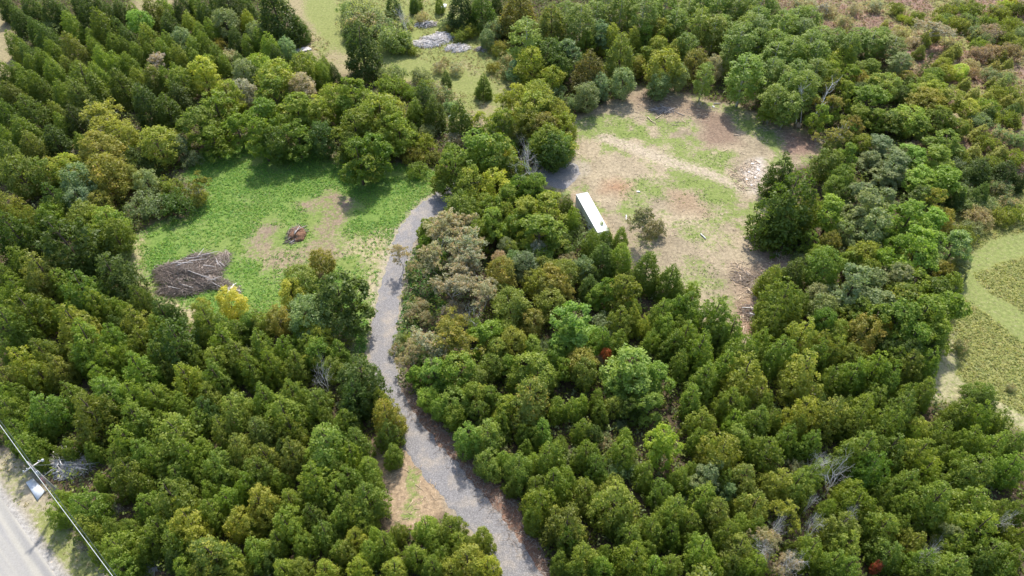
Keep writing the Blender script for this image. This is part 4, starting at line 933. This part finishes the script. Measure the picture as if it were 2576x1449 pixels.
heap("lumber_pile", (x, y), [(0, 0, 4.0, 2.8, 1.0, .8, 420), (2.2, 2.4, 3.0, 2.0, .9, .7, 330), (-2.4, -1.8, 4.0, 1.9, .7, .15, 420)], "big bleached white heap of old lumber on the upper grass", "old lumber heaps", ('silver_wood', 'silver_wood'), logs=12, logmat='silver_wood', cat="lumber pile")
x, y = at(1152, 122)
heap("lumber_pile", (x, y), [(0, 0, 3.2, 2.0, .7, .5, 340)], "smaller white lumber heap just right of the biggest one", "old lumber heaps", ('silver_wood', 'silver_wood'), logs=5, logmat='silver_wood', cat="lumber pile")
x, y = at(1213, 124)
heap("lumber_pile", (x, y), [(0, 0, 1.9, 1.0, .6, .7, 140)], "dark grey weathered lumber heap under a small pale tree, rightmost of the upper heaps", "old lumber heaps", ('grey_wood', 'brush'), logs=5, cat="lumber pile")
x, y = at(1072, 62)
heap("lumber_pile", (x, y), [(0, 0, 3.0, 1.6, .8, 1.1, 260)], "pale lumber heap behind the biggest one, nearest the top edge", "old lumber heaps", ('silver_wood', 'grey_wood'), logs=4, logmat='silver_wood', cat="lumber pile")
# heaps of slash at the lower right of the bare clearing
x, y = at(1885, 700)
heap("brush_pile", (x, y), [(0, 0, 3.0, 2.2, .4, -.4, 260), (1.2, -3.5, 2.0, 2.0, .4, -.7, 200)], "low scattered slash heap at the lower right of the bare clearing", HG, ('brush', 'fresh_wood'), logs=0)
x, y = at(1893, 790)
heap("brush_pile", (x, y), [(0, 0, 2.0, 2.2, .7, -.8, 240)], "dark slash heap in the bottom right corner of the bare clearing", HG, ('dark_brush', 'brush'), logs=2, logmat='silver_wood')
x, y = at(1672, 278)
heap("brush_pile", (x, y), [(0, 0, 3.2, 1.2, .5, -.1, 200)], "grey twiggy slash heap at the top edge of the bare clearing", HG, ('grey_wood', 'brush'), logs=3)
x, y = at(762, 127)
r = empty("plank_stack", (x, y, 0), R(25))
for i in range(4):
    for j in range(2):
        b = MB(); b.box((0, -.75 + .5 * i, .14 + .2 * j), (4.6 - .3 * i, .32, .07), a=.5); b.build("plank", M['silver_wood'], r)
for xx in (-1.5, 1.5):
    b = MB(); b.box((xx, 0, .055), (.12, 1.9, .09)); b.build("bearer", M['grey_wood'], r)
tag(r, "stack of pale weathered planks at the edge of the upper grass lane", "plank stack")

# ------------------------------------------------------------------ single logs lying on the bare clearing
LG = [(1878, 683, 1895, 698, "pale straight pole lying at the top of the lower right slash"), (1911, 699, 1935, 713, "peeled pale pole right of the lower right slash"),
      (1861, 694, 1863, 707, "short thick pale log standing out left of the slash"), (1879, 727, 1906, 740, "longest peeled pale pole in the lower right slash"), (1880, 730, 1899, 743, "second peeled pole lying close along the longest one"),
      (1817, 750, 1831, 744, "short pale log lying alone left of the slash"), (1887, 774, 1910, 792, "leaning pale log above the dark slash heap"), (1917, 800, 1920, 815, "short white split log in the dark slash heap"),
      (1635, 303, 1650, 312, "pale split log near the top of the bare clearing"), (1650, 300, 1662, 291, "pale split log pointing up near the top of the bare clearing"), (1628, 295, 1637, 303, "short pale slab left of the split logs near the top"),
      (1575, 543, 1575, 556, "short white post lying right of the white container"), (1762, 590, 1775, 603, "white splintered log in the middle right of the bare clearing"), (1898, 614, 1908, 620, "pale stick in the shade of the big dark cedar"),
      (1950, 640, 1962, 644, "grey pole at the shaded right edge of the bare clearing"), (1795, 262, 1812, 262, "grey pole lying at the shaded top edge of the bare clearing"), (1845, 340, 1862, 343, "pale pole beside the right hand boulder"),
      (1700, 283, 1722, 292, "brown log near the dark patch at the top of the bare clearing")]
for X0, Y0, X1, Y1, lab in LG:
    p, q = np.array(at(X0, Y0)), np.array(at(X1, Y1)); b = MB(); s = np.linspace(0, 1, 5)[:, None]; r_ = random.uniform(.10, .16)
    pts = np.concatenate([p + (q - p) * s, np.full((5, 1), r_ + .05)], 1) - np.array([*p, 0]); pts[1:-1] += rng.normal(0, .03, (3, 3)) * [1, 1, 0]
    b.tube(pts, np.linspace(r_, r_ * .7, 5), 9); o = b.build("log", M['grey_wood' if 'grey' in lab else 'brush' if 'brown' in lab else 'silver_wood' if 'white' in lab else 'fresh_wood'])
    o.location = (*p, float(terrain(p[0:1], p[1:2])[0])); tag(o, lab, "log", "logs on the bare clearing")

# ------------------------------------------------------------------ bare pale stems at the clearing's upper right edge
def stem(X0, Y0, pts, r0, label):
    bx_, by_ = at(X0, Y0); b = MB(); P = [(0, 0, -.1)]
    for X, Y in pts:                                              # height of each bend above its foot
        lo, hi = 0.0, 25.0
        for _ in range(30):
            h = (lo + hi) / 2
            if seen(bx_, by_, h)[1] > Y: lo = h
            else: hi = h
        P.append(((X - seen(bx_, by_, h)[0]) / seen(bx_, by_, h)[2], 0, h))
    P = catmull(np.array(P), 4); rad = np.linspace(r0, r0 * .35, len(P)); b.tube(P, rad, 7)
    r = empty("birch_snag", (bx_, by_, 0)); b.build("trunk", M['silver_wood'], r)
    g = np.random.default_rng(int(X0)); tw = MB()
    for i in range(len(P) // 2, len(P)):
        for _ in range(2):
            a = g.random() * 6.28; L = g.uniform(.6, 1.8); tw.tube(np.array([P[i], P[i] + np.array([math.cos(a), math.sin(a), .7]) * L * .5, P[i] + np.array([math.cos(a + .3), math.sin(a + .3), 1.2]) * L]), [.05, .035, .015], 4)
    tw.build("limbs", M['silver_wood'], r)
    tag(r, label, "bare tree", "bare birch stems at the clearing edge")
S_ = 2576 / 3840
stem(2986 * S_, 466 * S_, [(2986 * S_, 430 * S_), (2976 * S_, 393 * S_)], .16, "short broken white stem just behind the right hand boulder")
stem(3001 * S_, 466 * S_, [(3006 * S_, 420 * S_), (3007 * S_, 367 * S_), (3003 * S_, 335 * S_)], .12, "slender upright white stem right of the short broken one")
stem(3037 * S_, 482 * S_, [(3058 * S_, 430 * S_), (3080 * S_, 394 * S_), (3100 * S_, 350 * S_), (3124 * S_, 312 * S_)], .17, "long white birch stem leaning right across the trees at the clearing corner")
stem(3109 * S_, 580 * S_, [(3122 * S_, 541 * S_), (3140 * S_, 515 * S_), (3156 * S_, 490 * S_)], .16, "white forked birch stem just above the huge dark cedar")
# ------------------------------------------------------------------ boulders, white scraps
def rock(name, X, Y, size, matl, label, cat, seed, flat=.7, group=None):
    g = np.random.default_rng(seed); nu, nv = 20, 12; V = []
    pl = [(unit(1, g)[0], .62 + .25 * g.random()) for _ in range(11)]
    for j in range(nv + 1):
        ph = -math.pi / 2 + math.pi * j / nv
        for i in range(nu):
            th = 2 * math.pi * i / nu; d = np.array([math.cos(th) * math.cos(ph), math.sin(th) * math.cos(ph), math.sin(ph)])
            r_ = min([1.0] + [k / max(d @ n, .05) for n, k in pl]) * (1 + .03 * g.normal()); V.append(d * r_ * np.array(size) / 2)
    F = [[j * nu + i, j * nu + (i + 1) % nu, (j + 1) * nu + (i + 1) % nu, (j + 1) * nu + i] for j in range(nv) for i in range(nu)]
    b = MB(); b.quads(V, F); o = b.build(name, matl); x, y = at(X, Y); o.location = (x, y, size[2] * .3)
    o.rotation_euler = (0, 0, g.random() * 3); return tag(o, label, cat, group)
m, nt, bs = mat("tan_boulder"); tc = node(nt, "ShaderNodeTexCoord").outputs["Object"]; nn = noise(nt, 3, 8, .7, tc)
nt.links.new(ramp(nt, nn.outputs[0], [(.3, (.24, .17, .12)), (.7, (.50, .40, .30))]).outputs[0], bs.inputs["Base Color"]); M['rock'] = m
m, nt, bs = mat("white_plastic"); bs.inputs["Base Color"].default_value = (.85, .86, .86, 1); bs.inputs["Roughness"].default_value = .5; M['white'] = m
nn = noise(nt, 4, 4, .6); nt.links.new(ramp(nt, nn.outputs[0], [(.3, (.78, .78, .77)), (.7, (.9, .9, .9))]).outputs[0], bs.inputs["Base Color"])
rock("boulder", 1950, 296, (1.6, 1.3, 1.4), M['rock'], "pinkish rounded boulder at the shaded top right edge, left of the other boulder", "boulder", 1, group="boulders at the clearing edge")
rock("boulder", 2008, 320, (2.0, 1.4, 1.5), M['rock'], "tan angular boulder at the foot of the pale trunks, right hand one", "boulder", 4, group="boulders at the clearing edge")
rock("stone", 1133, 297, (1.6, 1.0, .8), M['white'], "white stone at the lower end of the upper grass lane", "stone", 7)
rock("stone", 1794, 270, (.8, .6, .5), M['white'], "white lump beside the grey pole at the top edge of the bare clearing", "stone", 9)
rock("stone", 1660, 574, (.5, .3, .25), M['white'], "small white lump below the lone shrub on the bare clearing", "stone", 12)
rock("stone", 1605, 483, (.9, .5, .3), M['white'], "flat white stone in the upper middle of the bare clearing", "stone", 14)
rock("stone", 811, 690, (.55, .4, .3), M['white'], "tiny white scrap on the lower green clearing", "stone", 15)
# the white scraps near the right side
CH = [(1893, 412, "topmost white lump of the chalky patch"), (1908, 428, "upper right white lump of the chalky patch"), (1884, 433, "middle left white lump of the chalky patch"),
      (1900, 447, "white lump in the middle of the chalky patch"), (1879, 452, "white lump at the lower left of the chalky patch"), (1890, 466, "lowest white lump of the chalky patch")]
for i, (X0, Y0, lab) in enumerate(CH):
    rock("stone", X0, Y0, (random.uniform(.5, .9), random.uniform(.35, .6), .25), M['white'], lab, "stone", 30 + i, group="white lumps of the chalky patch")
# overturned white tub or sheet at the top of the lane
x, y = at(1117, 20); r = empty("white_crate", (x, y, 0), R(-12))
b = MB(); b.box((0, 0, .32), (1.0, 2.3, .6)); b.build("body", M['white'], r)
b = MB(); b.box((0, 0, .66), (1.12, 2.42, .08)); b.build("lid", M['white'], r)
tag(r, "white oblong box lying on the grass at the top edge", "box")
# tyre
b = MB(); a = np.linspace(0, 2 * math.pi, 21)[:-1]; V = []; nr = 10
for t in a:
    for k_ in range(nr):
        p = 2 * math.pi * k_ / nr; V.append(((.30 + .11 * math.cos(p)) * math.cos(t), (.30 + .11 * math.cos(p)) * math.sin(t), .11 + .11 * math.sin(p)))
F = [[i * nr + k_, ((i + 1) % 20) * nr + k_, ((i + 1) % 20) * nr + (k_ + 1) % nr, i * nr + (k_ + 1) % nr] for i in range(20) for k_ in range(nr)]
b.quads(V, F); m, nt, bs = mat("dusty_rubber"); bs.inputs["Base Color"].default_value = (.32, .29, .25, 1)
o = b.build("tyre", m, smooth=True); x, y = at(1760, 263); o.location = (x, y, .3); o.rotation_euler = (R(50), R(10), 0); tag(o, "dusty old tyre at the top edge of the bare clearing", "tyre")

# ------------------------------------------------------------------ white shipping container
A_, B_, C_ = [np.array(at(p * 2576 / 3840, q * 2576 / 3840, 2.85)) for p, q in ((2158, 726), (2203, 717), (2288, 866))]
ax = C_ - B_; ang = math.atan2(ax[1], ax[0]); ctr = (A_ + C_) / 2
r = empty("shipping_container", (ctr[0], ctr[1], .05), ang)
Lc, Wc, Hc = 12.19, 2.5, 2.80
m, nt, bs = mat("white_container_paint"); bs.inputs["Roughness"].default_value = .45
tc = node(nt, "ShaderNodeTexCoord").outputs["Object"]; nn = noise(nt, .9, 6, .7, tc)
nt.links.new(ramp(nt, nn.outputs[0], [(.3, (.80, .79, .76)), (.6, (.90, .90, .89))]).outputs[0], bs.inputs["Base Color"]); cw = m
m, nt, bs = mat("white_container_shaded"); tc = node(nt, "ShaderNodeTexCoord").outputs["Object"]; nn = noise(nt, 1.2, 6, .7, tc)
nt.links.new(ramp(nt, nn.outputs[0], [(.3, (.66, .64, .60)), (.7, (.80, .79, .76))]).outputs[0], bs.inputs["Base Color"]); cs = m  # same white as the roof, with the walls' shade put into a darker tone
def corr(L, H, n, depth=.036):
    """corrugated sheet in the XZ plane, centred"""
    V = []; F = []; xs = []
    p = L / n
    for i in range(n):
        for f, d in ((0, 0), (.25, 0), (.38, 1), (.87, 1)): xs.append((-L / 2 + p * (i + f), d * depth))
    xs.append((L / 2, 0))
    for x_, d in xs: V += [(x_, d, 0), (x_, d, H)]
    for i in range(len(xs) - 1): F.append([2 * i, 2 * i + 2, 2 * i + 3, 2 * i + 1])
    return np.array(V, float), F
for sgn in (-1, 1):
    V, F = corr(Lc - .3, Hc - .32, 43); V = V + [0, 0, .20]; V[:, 1] = sgn * (Wc / 2 - .02 - V[:, 1]); b = MB(); b.quads(V, F); b.build("side_wall", cs, r)
V, F = corr(Wc - .3, Hc - .32, 9); b = MB(); V = V + [0, 0, .20]; b.quads(np.stack([-(Lc / 2 - .02) + V[:, 1], V[:, 0], V[:, 2]], 1), F); b.build("end_wall", cs, r)
V, F = corr(Lc - .24, Wc - .14, 50, .02); b = MB(); b.quads(np.stack([V[:, 0], V[:, 2] - (Wc - .14) / 2, Hc - .045 + V[:, 1]], 1), F); b.build("roof", cw, r)
fr = MB()
for sy in (-1, 1):
    fr.box((0, sy * (Wc / 2 - .04), Hc - .06), (Lc - .3, .08, .10)); fr.box((0, sy * (Wc / 2 - .05), .10), (Lc - .3, .10, .16))
    for sx in (-1, 1): fr.box((sx * (Lc / 2 - .075), sy * (Wc / 2 - .075), Hc / 2), (.146, .146, Hc - .26))
for sx in (-1, 1):
    fr.box((sx * (Lc / 2 - .05), 0, Hc - .07), (.10, Wc - .3, .12)); fr.box((sx * (Lc / 2 - .05), 0, .10), (.10, Wc - .3, .16))
fr.build("frame", cs, r)
for sx in (-1, 1):
    for sy in (-1, 1):
        for z in (.06, Hc - .06):
            b = MB(); b.box((sx * (Lc / 2 - .075), sy * (Wc / 2 - .075), z), (.18, .165, .122)); b.build("corner_casting", cs, r)
for sy in (-1, 1):
    b = MB(); b.box((Lc / 2 - .03, sy * Wc * .225, Hc / 2), (.05, Wc * .42, Hc - .34)); d = b.build("door", cs, r)
    for q in (-.28, .28):
        b = MB(); b.tube([(Lc / 2 + .02, sy * Wc * .225 + q, .2), (Lc / 2 + .02, sy * Wc * .225 + q, Hc - .16)], .02, 8); b.build("lock_rod", M['grey_wood'], d)
b = MB(); b.box((0, 0, .16), (Lc - .2, Wc - .2, .06)); b.build("floor", M['brush'], r)
tag(r, "long white shipping container standing on the bare clearing beside the wood", "shipping container")

# ------------------------------------------------------------------ roadside: utility pole, wires, slab
HP = 10.2
px_, py_ = at(68.5, 1163, HP); r = empty("utility_pole", (px_, py_, 0))
w0 = np.array(at(0, 1077, HP)); w1 = np.array(at(275, 1449, HP)); wd = (w1 - w0) / np.linalg.norm(w1 - w0); wn_ = np.array([-wd[1], wd[0]])
b = MB(); b.tube([(0, 0, -.5), (0, 0, 5), (0, 0, HP)], [.20, .165, .13], 12); b.build("pole", M['grey_wood'], r)
m, nt, bs = mat("galvanised_metal"); bs.inputs["Base Color"].default_value = (.55, .57, .58, 1); bs.inputs["Metallic"].default_value = .4; bs.inputs["Roughness"].default_value = .5; M['metal'] = m
m, nt, bs = mat("faded_red_paint"); bs.inputs["Base Color"].default_value = (.55, .27, .25, 1); M['red'] = m
m, nt, bs = mat("wire_metal"); bs.inputs["Base Color"].default_value = (.50, .53, .52, 1); bs.inputs["Roughness"].default_value = .35; M['wire'] = m
m, nt, bs = mat("dark_cable"); bs.inputs["Base Color"].default_value = (.06, .08, .07, 1); M['cable'] = m
ca = math.atan2(wn_[1], wn_[0]); Rz = np.array([[math.cos(ca), -math.sin(ca), 0], [math.sin(ca), math.cos(ca), 0], [0, 0, 1]])
b = MB(); b.box((wn_[0] * .0, wn_[1] * .0, HP - 1.2), (2.3, .11, .13), Rz); b.build("crossarm", M['silver_wood'], r)
for s_ in (-1.0, 1.0, -.55):
    b = MB(); q = wn_ * s_; b.tube([(q[0], q[1], HP - 1.13), (q[0], q[1], HP - 1.05), (q[0], q[1], HP - .98), (q[0], q[1], HP - .9)], [.05, .09, .06, .08], 8); b.build("insulator", M['metal'], r)
b = MB(); b.tube([(0, 0, HP), (0, 0, HP + .08), (0, 0, HP + .16)], [.07, .10, .06], 8); b.build("insulator", M['metal'], r)
q = wn_ * 1.35; b = MB(); b.tube([(q[0], q[1], HP - 1.5), (q[0], q[1], HP - 1.25), (q[0], q[1], HP - 1.1)], [.16, .20, .08], 10); lm = b.build("street_lamp_head", M['metal'], r)
q = wd * .32; b = MB(); b.tube([(q[0], q[1], 7.1), (q[0], q[1], 7.15), (q[0], q[1], 8.0), (q[0], q[1], 8.05)], [.12, .2, .2, .12], 12); b.build("transformer", M['metal'], r)
q = wd * .45 - wn_ * .2; b = MB(); b.box((q[0], q[1], 6.1), (.34, .06, 1.5), Rz); b.build("marker_board", M['red'], r)
tag(r, "grey wooden utility pole with crossarm at the roadside", "utility pole")
gx, gy = at(250, 1178)
b = MB(); b.tube([(0, 0, 0), (gx - px_, gy - py_, -HP + 2.2)], .012, 5); o = b.build("guy_wire", M['wire']); o.location = (px_, py_, HP - .8); tag(o, "thin stay wire running from the pole into the cedars by the silvery brush heap", "wire")
for nm, off, dz, rr, mt, lab in (("power_line", 0, .15, .037, 'wire', "pale overhead conductor running past the pole top, upper left of the pair"), ("power_line", .28, -.1, .035, 'cable', "dark overhead cable running close below the pale conductor")):
    b = MB(); pts = []
    for t in np.linspace(-1, 1, 41):
        u = t * 55; sag = 1.0 * (1 - (1 - abs(t)) * 0 - 1) if False else -.9 * (1 - (2 * abs(t) - 1) ** 2)
        pts.append((wd[0] * u + wn_[0] * off, wd[1] * u + wn_[1] * off, dz + sag))
    b.tube(pts, rr, 6); o = b.build(nm, M[mt]); o.location = (px_, py_, HP); tag(o, lab, "power line", "overhead lines along the road")
P4 = [at(a * 2576 / 3840, b_ * 2576 / 3840) for a, b_ in ((100, 1812), (143, 1878), (171, 1844), (128, 1797))]
c4 = np.mean(P4, axis=0); m, nt, bs = mat("pale_concrete"); bs.inputs["Specular IOR Level"].default_value = .05; tc = node(nt, "ShaderNodeTexCoord").outputs["Object"]; nn = noise(nt, 1.5, 6, .7, tc)
nt.links.new(ramp(nt, nn.outputs[0], [(.3, (.50, .54, .58)), (.7, (.68, .72, .75))]).outputs[0], bs.inputs["Base Color"])
b = MB(); V = [(p[0] - c4[0], p[1] - c4[1], z) for z in (0, .22) for p in P4]; b.quads(V, [[0, 1, 2, 3], [7, 6, 5, 4], [1, 0, 4, 5], [2, 1, 5, 6], [3, 2, 6, 7], [0, 3, 7, 4]])
o = b.build("concrete_slab", m); o.location = (c4[0], c4[1], .05); tag(o, "pale grey concrete slab lying on the verge under the wires", "slab")
# spread of gravel at the end of the driveway
P = catmull(np.array(gp("1352,418 1385,410 1420,408 1452,415 1455,440 1440,460 1415,475 1380,465 1358,445 1352,418")), 5)[:-1]
c4 = P.mean(0); b = MB(); V = [(c4[0], c4[1], .135)]; n = len(P)
for s_, z in ((.5, .13), (.92, .11), (1.05, -.05)):
    for p in P: V.append((*(c4 + (p - c4) * s_ * random.uniform(.98, 1.02)), z))
F = [];
for k_ in range(2):
    for i in range(n): F.append([1 + k_ * n + i, 1 + (k_ + 1) * n + i, 1 + (k_ + 1) * n + (i + 1) % n, 1 + k_ * n + (i + 1) % n])
for i in range(0, n - 1, 2): F.append([0, 1 + i, 1 + (i + 1) % n, 1 + (i + 2) % n])
b.quads(V, F); me_o = b.build("gravel_pad", M['gravel']); tag(me_o, "grey gravel pad where the driveway meets the bare clearing", kind='structure')
# the wood goes on beyond the frame: one mass of trees no one could count
X, Y = scatter(-200, 200, 8, 228, 4.6)
u, v, _ = seen(X, Y)
k = ((u < -40) | (u > 2616) | (v > 1530) | (v < -20)) & (u > -420) & (u < 3000) & (v < 1900) & (v > -75) & (open_ground(X, Y) < -2) & (Y > 12)
b = MB()
for x, y in zip(X[k], Y[k]):
    sh = ('cone', 'mound', 'mound', 'round')[rng.integers(0, 4)]; me = SH[sh, int(rng.integers(0, COUNT[sh]))][0]
    V = np.empty(len(me.vertices) * 3); me.vertices.foreach_get("co", V); V = V.reshape(-1, 4, 3)[::3]
    c = V.mean(1, keepdims=True); V = (c + (V - c) * 1.6).reshape(-1, 3) * rng.uniform(.8, 1.25) + [x, y, 0]
    b.quads(V, np.arange(len(V)).reshape(-1, 4), rng.random(len(V) // 4), np.array(COL['gdo'[rng.integers(0, 3)]]) * rng.uniform(.8, 1.1))
tag(b.build("distant_wood", M['cover']), "unbroken wood going on beyond the sides of the view", "trees", kind='stuff')
for o in scene.objects:
    if o.type == 'MESH': o.data.update()
